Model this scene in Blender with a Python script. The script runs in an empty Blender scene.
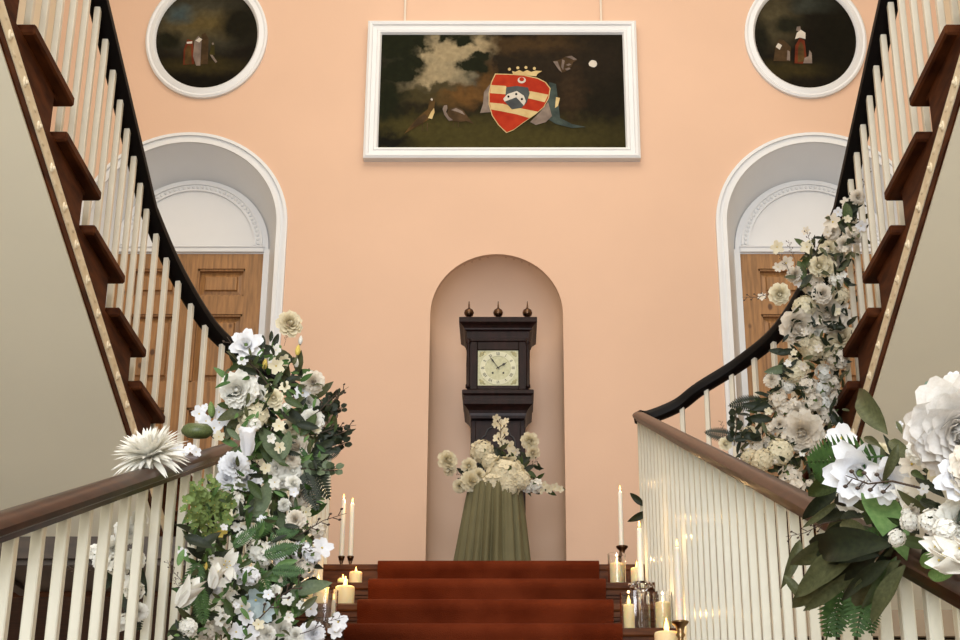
import bpy, math, random
from mathutils import Vector, Matrix, Quaternion
random.seed(7)
PI = math.pi
scn = bpy.context.scene
COL = scn.collection
V = Vector

# ------------------------------------------------------------------ camera model
F = 1384.0; PITCH = math.radians(18.87); PX, PY = 508.0, 450.0; CAMX = .05
SP, CP = math.sin(PITCH), math.cos(PITCH)
def at(u, v, y):
    "point of the place seen at photo position (u, v) and at distance y into the hall"
    X = (u-PX)/F; q = (PY-v)/F
    Y = CP-q*SP; Z = SP+q*CP
    return V((X/Y*y+CAMX, y, Z/Y*y))
def depth(p): return p.y*CP+p.z*SP

# ------------------------------------------------------------------ materials
def mat(name, col, rough=.5, metal=0, noise=0, nscale=8, bump=0, bscale=40, sss=0, coat=0, col2=None, stretch=(1,1,1), trans=0, spec=.5, detail=4):
    m = bpy.data.materials.new(name); m.use_nodes = True
    nt = m.node_tree; b = nt.nodes['Principled BSDF']
    b.inputs['Base Color'].default_value = (*col, 1)
    b.inputs['Roughness'].default_value = rough
    b.inputs['Metallic'].default_value = metal
    b.inputs['Specular IOR Level'].default_value = spec
    if coat: b.inputs['Coat Weight'].default_value = coat; b.inputs['Coat Roughness'].default_value = .15
    if sss:
        b.inputs['Subsurface Weight'].default_value = sss
        b.inputs['Subsurface Radius'].default_value = (.02, .012, .006); b.inputs['Subsurface Scale'].default_value = 1
    if trans: b.inputs['Transmission Weight'].default_value = trans
    tc = nt.nodes.new('ShaderNodeTexCoord'); mp = nt.nodes.new('ShaderNodeMapping')
    mp.inputs['Scale'].default_value = stretch
    nt.links.new(tc.outputs['Object'], mp.inputs['Vector'])
    if noise or col2:
        n = nt.nodes.new('ShaderNodeTexNoise'); n.inputs['Scale'].default_value = nscale; n.inputs['Detail'].default_value = detail
        nt.links.new(mp.outputs['Vector'], n.inputs['Vector'])
        r = nt.nodes.new('ShaderNodeValToRGB')
        c2 = col2 if col2 else tuple(c*(1-noise) for c in col)
        r.color_ramp.elements[0].position = .35; r.color_ramp.elements[1].position = .68
        r.color_ramp.elements[0].color = (*c2, 1); r.color_ramp.elements[1].color = (*col, 1)
        nt.links.new(n.outputs['Fac'], r.inputs['Fac']); nt.links.new(r.outputs['Color'], b.inputs['Base Color'])
    if bump:
        n2 = nt.nodes.new('ShaderNodeTexNoise'); n2.inputs['Scale'].default_value = bscale; n2.inputs['Detail'].default_value = 3
        nt.links.new(mp.outputs['Vector'], n2.inputs['Vector'])
        bp = nt.nodes.new('ShaderNodeBump'); bp.inputs['Strength'].default_value = bump; bp.inputs['Distance'].default_value = .01
        nt.links.new(n2.outputs['Fac'], bp.inputs['Height']); nt.links.new(bp.outputs['Normal'], b.inputs['Normal'])
    return m
def emat(name, col, s):
    m = bpy.data.materials.new(name); m.use_nodes = True
    b = m.node_tree.nodes['Principled BSDF']
    b.inputs['Base Color'].default_value = (*col, 1)
    b.inputs['Emission Color'].default_value = (*col, 1); b.inputs['Emission Strength'].default_value = s
    return m
def pine():
    m = mat('pine', (.40, .20, .072), .45, noise=.4, nscale=5, stretch=(14, 14, 1.2), coat=.1, bump=.05)
    nt = m.node_tree; b = nt.nodes['Principled BSDF']
    tc = nt.nodes.new('ShaderNodeTexCoord'); mp = nt.nodes.new('ShaderNodeMapping'); mp.inputs['Scale'].default_value = (5.5, 5.5, 3.6)
    vo = nt.nodes.new('ShaderNodeTexVoronoi'); vo.inputs['Scale'].default_value = 1.25
    r = nt.nodes.new('ShaderNodeValToRGB'); r.color_ramp.elements[0].position = .07; r.color_ramp.elements[1].position = .13
    r.color_ramp.elements[0].color = (.12, .045, .015, 1); r.color_ramp.elements[1].color = (1, 1, 1, 1)
    mx = nt.nodes.new('ShaderNodeMix'); mx.data_type = 'RGBA'; mx.blend_type = 'MULTIPLY'; mx.inputs[0].default_value = .8
    src = b.inputs['Base Color'].links[0].from_socket
    nt.links.new(tc.outputs['Object'], mp.inputs['Vector']); nt.links.new(mp.outputs['Vector'], vo.inputs['Vector'])
    nt.links.new(vo.outputs['Distance'], r.inputs['Fac'])
    nt.links.new(src, mx.inputs[6]); nt.links.new(r.outputs['Color'], mx.inputs[7]); nt.links.new(mx.outputs[2], b.inputs['Base Color'])
    return m
def petal_mat(name, col, col2=None, t=.25):
    m = mat(name, col, .55, col2=col2, nscale=18, spec=.3)
    nt = m.node_tree; b = nt.nodes['Principled BSDF']; out = nt.nodes['Material Output']
    tr = nt.nodes.new('ShaderNodeBsdfTranslucent'); tr.inputs['Color'].default_value = (*col, 1)
    mx = nt.nodes.new('ShaderNodeMixShader'); mx.inputs[0].default_value = t
    nt.links.new(b.outputs[0], mx.inputs[1]); nt.links.new(tr.outputs[0], mx.inputs[2]); nt.links.new(mx.outputs[0], out.inputs['Surface'])
    return m
M = dict(
    niche=mat('dusty_pink_plaster', (.86, .63, .47), .75, noise=.06, nscale=1.5, bump=.04, bscale=60, spec=.2),
    wall=mat('salmon_plaster', (.72, .49, .352), .75, noise=.05, nscale=1.3, bump=.04, bscale=60, spec=.25),
    cream=mat('cream_plaster', (.78, .71, .56), .8, noise=.05, nscale=1.5, spec=.2),
    stone=mat('stone_floor', (.52, .48, .42), .5, noise=.25, nscale=2),
    ceil=mat('white_ceiling', (.8, .78, .74), .8, noise=.03),
    white=mat('white_paint', (.76, .78, .80), .45, noise=.04, nscale=3),
    ivory=mat('ivory_paint', (.68, .625, .51), .3, noise=.07, nscale=6, coat=.3, bump=.04, bscale=50),
    gloss=mat('gloss_white_paint', (.69, .665, .56), .34, noise=.06, nscale=7, coat=.15, bump=.15, bscale=55, stretch=(1, 1, .35)),
    carved=mat('aged_ivory_carving', (.80, .70, .52), .5, col2=(.68, .56, .38), nscale=20),
    mahog=mat('mahogany', (.050, .016, .007), .30, col2=(.020, .006, .003), nscale=9, stretch=(3, 1, 6), coat=.05, spec=.16),
    string=mat('mahogany_string', (.098, .029, .009), .55, col2=(.034, .009, .003), nscale=7, stretch=(2, 1, 5), spec=.06),
    step=mat('oak_step', (.105, .036, .012), .5, col2=(.045, .014, .005), nscale=8, stretch=(1, 6, 6), spec=.1),
    mahog_shaded=mat('shaded_mahogany_rail', (.004, .003, .003), .55, noise=.3, nscale=9, spec=.15),  # upper mahogany rail, its unlit underside painted in as near-black
    darkpanel=mat('dark_panelling', (.07, .045, .028), .5, noise=.4, nscale=6, stretch=(1, 1, 6)),
    boards=mat('tan_boards', (.36, .26, .16), .6, noise=.2, nscale=5),
    carpet=mat('rust_carpet', (.15, .028, .009), .95, col2=(.095, .015, .004), nscale=6, bump=.5, bscale=260, spec=.05),
    pine=pine(),
    clock=mat('dark_clock_case', (.024, .009, .008), .38, col2=(.011, .005, .004), nscale=8, stretch=(5, 5, 1), spec=.2),
    dial=mat('silvered_brass', (.52, .52, .35), .5, metal=.2, col2=(.42, .42, .27), nscale=50, bump=.1, bscale=200),
    spandrel=mat('worn_gilt', (.36, .34, .18), .5, metal=.3, noise=.3, nscale=60),
    ring=mat('chapter_ring', (.66, .66, .48), .5, noise=.08, nscale=30),
    black=mat('black_iron', (.012, .010, .009), .4, noise=.2),
    brass=mat('aged_brass', (.34, .22, .11), .28, metal=1, noise=.3, nscale=10),
    bronze=mat('dark_bronze', (.13, .075, .045), .3, metal=1, noise=.3, nscale=10),
    drape=mat('olive_satin', (.15, .135, .07), .65, noise=.15, nscale=6, spec=.15),
    wax=mat('ivory_wax', (.86, .72, .42), .5, sss=.7, noise=.04),
    waxw=mat('white_wax', (.84, .80, .70), .45, sss=.4, noise=.04),
    flame=emat('flame', (1, .62, .17), 4.5),
    petal=petal_mat('white_petal', (.87, .85, .79), (.80, .78, .70)),
    cream_petal=petal_mat('cream_petal', (.84, .78, .60), (.77, .69, .48)),
    beige_petal=petal_mat('beige_petal', (.76, .68, .50), (.66, .57, .38)),
    blush_petal=petal_mat('blush_petal', (.80, .74, .64), (.72, .64, .52)),
    ruffle_petal=petal_mat('ruffled_petal', (.80, .77, .73), (.70, .66, .60), .35),
    ice_petal=petal_mat('ice_petal', (.87, .87, .88), (.80, .80, .82)),
    blue_petal=petal_mat('blue_grey_petal', (.48, .56, .56), (.38, .47, .48)),
    yellow=petal_mat('yellow_petal', (.80, .66, .18), (.7, .5, .1)),
    lime=petal_mat('lime_petal', (.21, .29, .09), (.12, .18, .045), .12),
    leaf=petal_mat('green_leaf', (.065, .095, .028), (.034, .055, .016), .12),
    leafgrey=petal_mat('grey_green_leaf', (.13, .165, .09), (.085, .115, .06), .12),
    leafdark=petal_mat('dark_leaf', (.022, .030, .012), (.010, .015, .007), .08),
    leafolive=petal_mat('olive_leaf', (.10, .105, .045), (.055, .062, .025), .15),
    leaflime=petal_mat('fresh_leaf', (.15, .26, .085), (.09, .18, .05), .15),
    leafmint=petal_mat('mint_leaf', (.33, .52, .44), (.27, .45, .38), .2),
    fern=petal_mat('fern_green', (.06, .13, .03), (.03, .075, .018), .15),
    twig=mat('brown_twig', (.06, .035, .022), .7, noise=.3),
    pod=mat('green_pod', (.13, .16, .05), .45, col2=(.035, .05, .015), nscale=4, stretch=(8, 8, 1)),
    cord=mat('pale_rod', (.74, .66, .56), .5, noise=.05),
)
def glassmat():
    m = bpy.data.materials.new('clear_glass'); m.use_nodes = True
    nt = m.node_tree; out = nt.nodes['Material Output']; b = nt.nodes['Principled BSDF']
    b.inputs['Base Color'].default_value = (1, 1, 1, 1); b.inputs['Roughness'].default_value = .03; b.inputs['Transmission Weight'].default_value = 1; b.inputs['IOR'].default_value = 1.35
    return m
M['glass'] = glassmat()

# ------------------------------------------------------------------ mesh helpers
class MB:
    def __init__(s): s.v = []; s.f = []; s.m = []; s.mats = []; s.cur = 0
    def use(s, m):
        if m not in s.mats: s.mats.append(m)
        s.cur = s.mats.index(m); return s
    def add(s, vs, fs):
        o = len(s.v); s.v += [V(p) for p in vs]
        for f in fs: s.f.append([i+o for i in f]); s.m.append(s.cur)
        return s
    def box(s, a, b, bev=0):
        x0, y0, z0 = a; x1, y1, z1 = b
        if bev <= 0:
            return s.add([(x0,y0,z0),(x1,y0,z0),(x1,y1,z0),(x0,y1,z0),(x0,y0,z1),(x1,y0,z1),(x1,y1,z1),(x0,y1,z1)],
                         [(3,2,1,0),(4,5,6,7),(0,1,5,4),(1,2,6,5),(2,3,7,6),(3,0,4,7)])
        # chamfered box
        c = bev; P = []
        for (X, sx) in ((x0,1),(x1,-1)):
            for (Yy, sy) in ((y0,1),(y1,-1)):
                for (Z, sz) in ((z0,1),(z1,-1)):
                    P += [(X+sx*c, Yy+sy*c, Z), (X+sx*c, Yy, Z+sz*c), (X, Yy+sy*c, Z+sz*c)]
        def i(a_, b_, c_, k): return (a_*4+b_*2+c_)*3+k
        fs = []
        for z in (0,1):
            q = [i(0,0,z,0), i(1,0,z,0), i(1,1,z,0), i(0,1,z,0)]; fs.append(q if z else q[::-1])
        for y in (0,1):
            q = [i(0,y,0,1), i(1,y,0,1), i(1,y,1,1), i(0,y,1,1)]; fs.append(q[::-1] if y else q)
        for x in (0,1):
            q = [i(x,0,0,2), i(x,1,0,2), i(x,1,1,2), i(x,0,1,2)]; fs.append(q if x else q[::-1])
        for y in (0,1):
            for z in (0,1): fs.append([i(0,y,z,0), i(1,y,z,0), i(1,y,z,1), i(0,y,z,1)])
        for x in (0,1):
            for z in (0,1): fs.append([i(x,0,z,0), i(x,1,z,0), i(x,1,z,2), i(x,0,z,2)])
            for y in (0,1): fs.append([i(x,y,0,1), i(x,y,1,1), i(x,y,1,2), i(x,y,0,2)])
        for x in (0,1):
            for y in (0,1):
                for z in (0,1): fs.append([i(x,y,z,0), i(x,y,z,1), i(x,y,z,2)])
        return s.add(P, fs)
    def lathe(s, prof, c=(0,0,0), n=20, sx=1, sy=1):
        c = V(c); vs = []; fs = []
        for (r, z) in prof:
            for k in range(n):
                a = 2*PI*k/n; vs.append((c.x+r*sx*math.cos(a), c.y+r*sy*math.sin(a), c.z+z))
        for j in range(len(prof)-1):
            for k in range(n):
                k2 = (k+1) % n; fs.append((j*n+k, j*n+k2, (j+1)*n+k2, (j+1)*n+k))
        fs.append(tuple(range(n))[::-1]); fs.append(tuple((len(prof)-1)*n+k for k in range(n)))
        return s.add(vs, fs)
    def sweep(s, path, prof, up=V((0,0,1)), cap=True, scale=None):
        "prof: list of (side, up) points; path: list of points"
        path = [V(p) for p in path]; n = len(prof); vs = []; fs = []
        for i, p in enumerate(path):
            t = (path[min(i+1, len(path)-1)]-path[max(i-1, 0)]).normalized()
            sd = t.cross(up)
            if sd.length < 1e-4: sd = t.cross(V((0,1,0)))
            sd.normalize(); u2 = sd.cross(t).normalized()
            k = scale[i] if scale else 1
            for (a, b) in prof: vs.append(p+sd*a*k+u2*b*k)
        for i in range(len(path)-1):
            for k in range(n):
                k2 = (k+1) % n; fs.append((i*n+k, i*n+k2, (i+1)*n+k2, (i+1)*n+k))
        if cap: fs.append(tuple(range(n))[::-1]); fs.append(tuple((len(path)-1)*n+k for k in range(n)))
        return s.add(vs, fs)
    def tube(s, path, r, n=6, scale=None):
        return s.sweep(path, [(r*math.cos(2*PI*k/n), r*math.sin(2*PI*k/n)) for k in range(n)], up=V((.13,.21,1)).normalized(), scale=scale)
    def prism(s, pts, axis, a, b):
        "pts 2-D outline extruded from a to b along axis ('x': pts are (y,z); 'y': (x,z); 'z': (x,y))"
        def mk(p, t): return {'x': (t, p[0], p[1]), 'y': (p[0], t, p[1]), 'z': (p[0], p[1], t)}[axis]
        n = len(pts); vs = [mk(p, a) for p in pts]+[mk(p, b) for p in pts]
        fs = [tuple(range(n)), tuple(range(n, 2*n))[::-1]]+[(k, (k+1) % n, n+(k+1) % n, n+k) for k in range(n)]
        return s.add(vs, fs)
    def sphere(s, c, r, n=10, sc=(1,1,1)):
        m = max(4, n//2+1); vs = []; fs = []; c = V(c)
        for j in range(m+1):
            a = PI*j/m
            for k in range(n):
                b = 2*PI*k/n; vs.append((c.x+r*sc[0]*math.sin(a)*math.cos(b), c.y+r*sc[1]*math.sin(a)*math.sin(b), c.z+r*sc[2]*math.cos(a)))
        for j in range(m):
            for k in range(n):
                k2 = (k+1) % n; fs.append((j*n+k, (j+1)*n+k, (j+1)*n+k2, j*n+k2))
        return s.add(vs, fs)
    def petal(s, L, W, tilt, az, curl=0, cup=.3, r0=0, z0=0, tip='round', nu=4, nv=4, ruffle=0, ph=0):
        vs = []; fs = []; r, z = r0, z0; ca, sa = math.cos(az), math.sin(az)
        for i in range(nv+1):
            t = i/nv; a = tilt+curl*t
            if i: r += L/nv*math.sin(a); z += L/nv*math.cos(a)
            if tip == 'round': w = math.sin(PI*min(1, .10+.80*t)) ** .7 if t < .99 else .55
            elif tip == 'point': w = math.sin(PI*min(.985, .14+.85*t)) ** .9
            else: w = .35+.65*t if t < .9 else .8
            w *= W/2
            for j in range(nu+1):
                sx = -1+2*j/nu
                d = cup*w*sx*sx
                rr = r-d*math.cos(a); zz = z+d*math.sin(a)
                if ruffle and i == nv: zz += ruffle*W*math.sin(sx*6+ph); rr += ruffle*.5*W*math.cos(sx*5+ph)
                lx = sx*w
                vs.append((rr*ca-lx*sa, rr*sa+lx*ca, zz))
        n = nu+1
        for i in range(nv):
            for j in range(nu): fs.append((i*n+j, i*n+j+1, (i+1)*n+j+1, (i+1)*n+j))
        return s.add(vs, fs)
    def xf(s, mtx, start=0):
        for i in range(start, len(s.v)): s.v[i] = mtx @ s.v[i]
        return s
    def mesh(s, name, m=None, smooth=False):
        me = bpy.data.meshes.new(name)
        me.from_pydata([tuple(p) for p in s.v], [], s.f)
        if m is not None: me.materials.append(m)
        else:
            for k in s.mats: me.materials.append(k)
            me.polygons.foreach_set('material_index', s.m)
        if smooth: me.polygons.foreach_set('use_smooth', [True]*len(me.polygons))
        me.update(); return me
    def build(s, name, m=None, parent=None, smooth=False):
        return link(name, s.mesh(name, m, smooth), parent)
def link(name, me, parent=None):
    o = bpy.data.objects.new(name, me); COL.objects.link(o)
    if parent:
        o.parent = parent; o.matrix_parent_inverse = world_inv(parent)
    return o
def world_inv(p):
    return Matrix.LocRotScale(p.location, p.rotation_euler, p.scale).inverted() if p.parent is None else Matrix.Identity(4)
def tag(o, label=None, cat=None, group=None, kind=None):
    if label: o['label'] = label
    if cat: o['category'] = cat
    if group: o['group'] = group
    if kind: o['kind'] = kind
    return o
def thing(name, loc, label, cat, group=None):
    o = bpy.data.objects.new(name, None); COL.objects.link(o); o.location = loc; o.empty_display_size = .1
    return tag(o, label, cat, group)
def struct(o): o['kind'] = 'structure'; return o
def smooth_by_angle(o): 
    me = o.data; me.polygons.foreach_set('use_smooth', [True]*len(me.polygons))
    try: me.set_sharp_from_angle(angle=math.radians(40))
    except Exception: pass
    return o
def arc(cx, cz, r, a0, a1, n): return [(cx+r*math.cos(a0+(a1-a0)*i/n), cz+r*math.sin(a0+(a1-a0)*i/n)) for i in range(n+1)]

# ------------------------------------------------------------------ dimensions
W = 7.8               # front of back wall
ZL = 1.438             # landing
ZF = -1.44            # hall floor
NX, NR, NTOP = -.02, .409, 3.962
DOORX = (-2.0, 2.02)
SIDE = 2.95
CEIL = 7.3

# ------------------------------------------------------------------ shell
def wall_with_holes(name, outline, holes, y0, thick, m):
    cu = bpy.data.curves.new(name, 'CURVE'); cu.dimensions = '2D'; cu.fill_mode = 'BOTH'; cu.extrude = thick/2
    for pts in [outline]+holes:
        sp = cu.splines.new('POLY'); sp.points.add(len(pts)-1)
        for i, p in enumerate(pts): sp.points[i].co = (p[0], p[1], 0, 1)
        sp.use_cyclic_u = True
    tmp = bpy.data.objects.new('tmp', cu); COL.objects.link(tmp)
    dg = bpy.context.evaluated_depsgraph_get(); dg.update()
    me = bpy.data.meshes.new_from_object(tmp.evaluated_get(dg))
    bpy.data.objects.remove(tmp)
    me.transform(Matrix.Translation((0, y0+thick/2, 0)) @ Matrix.Rotation(PI/2, 4, 'X'))
    me.name = name; me.materials.clear(); me.materials.append(m)
    o = bpy.data.objects.new(name, me); COL.objects.link(o); return o
OPH, SPR = .605, 4.16
def arch_pts(cx, half, z0, spr, n=28): return [(cx-half, z0), (cx+half, z0)]+arc(cx, spr, half, 0, PI, n)
holes = [arch_pts(NX, NR, ZL, NTOP-NR)]+[arch_pts(d, OPH, ZL, SPR) for d in DOORX]
struct(wall_with_holes('wall_back', [(-SIDE, ZF), (SIDE, ZF), (SIDE, CEIL), (-SIDE, CEIL)], holes, W, .06, M['wall']))
# niche: half-round back with quarter-sphere head
mb = MB(); n = 24; rows = []
zs = [ZL+(NTOP-NR-ZL)*i/8 for i in range(9)]
ND = .44
for z in zs: rows.append([(NX+NR*math.cos(PI*k/n), W+.03+ND*math.sin(PI*k/n) ** .8, z) for k in range(n+1)])
for j in range(1, 13):
    a = PI/2*j/12
    rows.append([(NX+NR*math.cos(a)*math.cos(PI*k/n), W+.03+ND*math.cos(a)*math.sin(PI*k/n) ** .8, NTOP-NR+NR*math.sin(a)) for k in range(n+1)])
vs = [p for r in rows for p in r]; fs = []
for j in range(len(rows)-1):
    for k in range(n): fs.append((j*(n+1)+k, j*(n+1)+k+1, (j+1)*(n+1)+k+1, (j+1)*(n+1)+k))
mb.add(vs, fs)
o = mb.build('wall_niche', M['niche'], smooth=True); struct(o)
struct(MB().box((-SIDE-.1, -4, ZF), (-SIDE, W+.6, CEIL)).build('wall_left', M['cream']))
struct(MB().box((SIDE, -4, ZF), (SIDE+.1, W+.6, CEIL)).build('wall_right', M['cream']))
struct(MB().box((-SIDE, -4, ZF-.1), (SIDE, W+.6, ZF)).build('floor', M['stone']))
mb = MB()
for a, b in (((-SIDE, -4), (SIDE, 1.6)), ((-SIDE, 6.6), (SIDE, W+.6)), ((-SIDE, 1.6), (-1.9, 6.6)), ((1.9, 1.6), (SIDE, 6.6))):
    mb.box((a[0], a[1], CEIL), (b[0], b[1], CEIL+.12))
struct(mb.build('ceiling', M['ceil']))
# landing slab: reaches to the door sills; front follows the flights
land = [(-SIDE, W+.35), (-SIDE, 5.72), (-.76, 5.70), (.66, 5.70), (SIDE, 5.72), (SIDE, W+.35)]
struct(MB().prism(land, 'z', ZL-.14, ZL-.001).build('landing', M['step']))
mb = MB()
mb.box((-SIDE, 5.22, 1.34), (-.78, 5.25, 1.427)); mb.box((-SIDE, 5.25, 1.32), (-.78, 5.70, 1.345))
for k in range(5):
    x = -2.9+k*.45; mb.box((x, 5.25, 1.30), (x+.05, 5.70, 1.32))
struct(mb.build('trim_1', M['darkpanel']))
mb = MB(); mb.box((.70, 5.70, 1.13), (SIDE, 5.74, 1.25))
for k in range(20): mb.box((.70, 5.72, 1.125-.13*(k+1)), (SIDE, 5.74, 1.12-.13*k), .006)
struct(mb.build('trim_2', M['boards']))
mb = MB()   # skirting along the landing, broken by doors and niche
edges = [(-SIDE, DOORX[0]-OPH-.08), (DOORX[0]+OPH+.08, NX-NR), (NX+NR, DOORX[1]-OPH-.08), (DOORX[1]+OPH+.08, SIDE)]
for a, b in edges: mb.box((a, W-.02, ZL), (b, W, ZL+.16), .004)
struct(mb.build('baseboard_back', M['white']))

# ------------------------------------------------------------------ doors in arched recesses
def door(idx, cx):
    r = thing('door_%d' % idx, (cx, W, ZL), None, None); struct(r)
    # architrave round the opening, stepped moulding
    mb = MB()
    path2 = [(cx-OPH, ZL)]+[(p[0], p[1]) for p in arc(cx, SPR, OPH, PI, 0, 36)]+[(cx+OPH, ZL)]
    def ring(r0, r1, y):   # band between offsets r0 and r1, standing proud to y
        vs = []; fs = []
        def off(d):
            return [(cx-OPH-d, ZL)]+[(p[0], p[1]) for p in arc(cx, SPR, OPH+d, PI, 0, 36)]+[(cx+OPH+d, ZL)]
        A, B = off(r0), off(r1); n = len(A)
        for (p, q) in zip(A, B): vs += [(p[0], W, p[1]), (p[0], y, p[1]), (q[0], y, q[1]), (q[0], W, q[1])]
        for i in range(n-1):
            for k in range(3): fs.append((i*4+k, i*4+k+1, (i+1)*4+k+1, (i+1)*4+k))
        mb.add(vs, fs)
    ring(-.012, .014, W-.020); ring(.014, .036, W-.012); ring(.036, .056, W-.026)
    mb.build('architrave', M['white'], r)
    # reveal lining
    mb = MB(); vs = []; fs = []
    def off2(h, zc): return [(cx-h, ZL)]+[(p[0], p[1]) for p in arc(cx, zc, h, PI, 0, 36)]+[(cx+h, ZL)]
    A = off2(OPH-.012, SPR); B = off2(.50, SPR-.03)
    for p, q in zip(A, B): vs += [(p[0], W-.005, p[1]), (q[0], W+.27, q[1])]
    for i in range(len(A)-1): fs.append((2*i, 2*i+1, 2*i+3, 2*i+2))
    mb.add(vs, fs); o = mb.build('reveal', M['white'], r); smooth_by_angle(o)
    # lunette panel above the transom with a beaded band
    mb = MB(); yb = W+.25
    mb.prism([(cx-.5, 4.09), (cx+.5, 4.09)]+arc(cx, SPR-.03, .5, 0, PI, 30)[0:], 'y', yb, yb+.03)
    mb.box((cx-.475, yb-.02, 4.095), (cx+.475, yb, 4.14), .005)
    mb.box((cx-.475, yb-.028, 4.125), (cx+.475, yb, 4.14), .004)
    mb.build('lunette_panel', M['white'], r)
    mb = MB(); a0, a1 = .02, PI-.02
    P = arc(cx, 4.14, .462, a0, a1, 36); Q = arc(cx, 4.14, .405, a0, a1, 36)
    for (R0, R1, y) in ((.462, .450, yb-.016), (.450, .417, yb-.007), (.417, .405, yb-.014)):
        P = arc(cx, 4.14, R0, a0, a1, 36); Q = arc(cx, 4.14, R1, a0, a1, 36); vs = []; fs = []
        for p, q in zip(P, Q): vs += [(p[0], yb, p[1]), (p[0], y, p[1]), (q[0], y, q[1]), (q[0], yb, q[1])]
        for i in range(36):
            for k in range(3): fs.append((i*4+k, i*4+k+1, (i+1)*4+k+1, (i+1)*4+k))
        mb.add(vs, fs)
    for i in range(44):
        a = .05+(PI-.1)*i/43; mb.sphere((cx+.433*math.cos(a), yb-.008, 4.14+.433*math.sin(a)), .012, 6, (1, .7, 1))
    mb.build('bead_arch', M['white'], r)
    # pine leaf: stiles and rails in front of a ground, fielded panels
    yl = W+.25; h = .47; mb = MB(); zt = 4.09
    mb.box((cx-h, yl+.04, ZL), (cx+h, yl+.065, zt))
    cols = [(cx-.36, cx-.055), (cx+.055, cx+.36)]; rowsz = [(3.79, 3.985), (3.20, 3.665), (2.42, 3.03), (1.66, 2.2)]
    for a, b in ((cx-h, cx-.36), (cx-.055, cx+.055), (cx+.36, cx+h)): mb.box((a, yl, ZL), (b, yl+.04, zt))
    zz = [ZL]+[z for rw in rowsz[::-1] for z in rw]+[zt]
    for i in range(0, len(zz), 2):
        for a, b in cols: mb.box((a, yl, zz[i]), (b, yl+.04, zz[i+1]))
    mb.build('door_leaf', M['pine'], r)
    mb = MB()
    for q in (-1, 1):
        a, b = sorted((cx+q*(h+.002), cx+q*(OPH+.01))); mb.box((a, yl-.006, ZL), (b, yl+.05, 4.12))
    mb.build('door_frame', M['white'], r)
    for a, b in cols:
        for z0, z1 in rowsz:
            mb = MB(); e = .012; c = .06
            vs = [(a+e, yl+.041, z0+e), (b-e, yl+.041, z0+e), (b-e, yl+.041, z1-e), (a+e, yl+.041, z1-e)]
            c2 = min(c, (z1-z0)*.3)
            vs += [(a+c2*.8, yl+.030, z0+c2*.8), (b-c2*.8, yl+.030, z0+c2*.8), (b-c2*.8, yl+.030, z1-c2*.8), (a+c2*.8, yl+.030, z1-c2*.8)]
            vs += [(p[0]+(.006 if i in (0, 3) else -.006), yl+.016, p[2]+(.006 if i in (0, 1) else -.006)) for i, p in enumerate(vs[4:8])]
            fs = [(8, 9, 10, 11)]
            for k in range(4):
                fs.append((k, (k+1) % 4, 4+(k+1) % 4, 4+k)); fs.append((4+k, 4+(k+1) % 4, 8+(k+1) % 4, 8+k))
            mb.add(vs, fs)
            # moulding round the opening
            for (p, q) in (((a, z0), (b, z0+.012)), ((a, z1-.012), (b, z1)), ((a, z0), (a+.012, z1)), ((b-.012, z0), (b, z1))):
                mb.box((p[0], yl+.010, p[1]), (q[0], yl+.041, q[1]))
            mb.build('door_panel', M['pine'], r)
    mb = MB(); kx = cx+(.41 if cx < 0 else -.41)
    st = len(mb.v); mb.lathe([(.008, 0), (.008, .03), (.024, .045), (.026, .06), (.015, .07)], n=14)
    mb.xf(Matrix.Translation((kx, yl, 2.5)) @ Matrix.Rotation(PI/2, 4, 'X'))
    mb.build('door_handle', M['brass'], r, smooth=True)
door(1, DOORX[0]); door(2, DOORX[1])

# ------------------------------------------------------------------ lower flight
G, R0, Y1 = .362, .165, 5.695
NST = 17
fl = thing('staircase', (0, Y1, ZL), 'wide dark oak lower staircase under the rust carpet, leading up to the clock', 'staircase')
for k in range(NST):
    y = Y1-G*k; z = ZL-R0*k
    if z-.02 < ZF+.02: break
    mb = MB()
    mb.box((-.775, y, z-.03), (.675, y+G+.03 if k else y+.12, z-.0005), .006)
    mb.box((-.765, y+.012, z-.05), (.665, y+.04, z-.03)); mb.box((-.765, y+.02, z-.062), (.665, y+.04, z-.05))
    mb.box((-.775, y+.03, max(z-R0, ZF)), (.675, y+.05, z-.03))
    mb.box((-.765, y+.024, z-R0+.002), (.665, y+.032, z-R0+.03))
    mb.build('step', M['step'], fl)
RAILX0 = {-1: .735, 1: .635}
# side strings of the lower flight, closing the wedge under the steps
for s in (-1, 1):
    mb = MB(); pts = []
    for k in range(NST):
        y = Y1-G*k; z = ZL-R0*k
        pts += [(y+.03, z-.03), (y+.03, max(z-R0-.03, ZF))]
    pts = [(Y1+.3, ZL-.03)]+pts+[(pts[-1][0], ZF), (Y1+.3, ZF)]
    mb.prism(pts, 'x', s*RAILX0[s], s*(RAILX0[s]+.025)); mb.build('string', M['step'], fl)
# runner carpet
mb = MB(); prof = []
for k in range(NST):
    y = Y1-G*k; z = ZL-R0*k
    if k == 0: prof += [(y+.30, z+.012)]
    prof += [(y+.012, z+.012), (y-.008, z+.004), (y-.014, z-.012), (y-.008, z-.03), (y+.006, z-.05), (y+.012, z-R0+.03), (y+.006, z-R0+.012)]
vs = []; fs = []; x0, x1 = -.50, .435
for (y, z) in prof: vs += [(x0, y, z), (x1, y, z)]
for i in range(len(prof)-1): fs.append((2*i, 2*i+1, 2*i+3, 2*i+2))
mb.add(vs, fs); o = mb.build('stair_runner', M['carpet'])
sm = o.modifiers.new('thick', 'SOLIDIFY'); sm.thickness = .009; sm.offset = 0
smooth_by_angle(o)
tag(o, 'rust red carpet runner laid up the middle of the lower steps', 'carpet')

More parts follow.
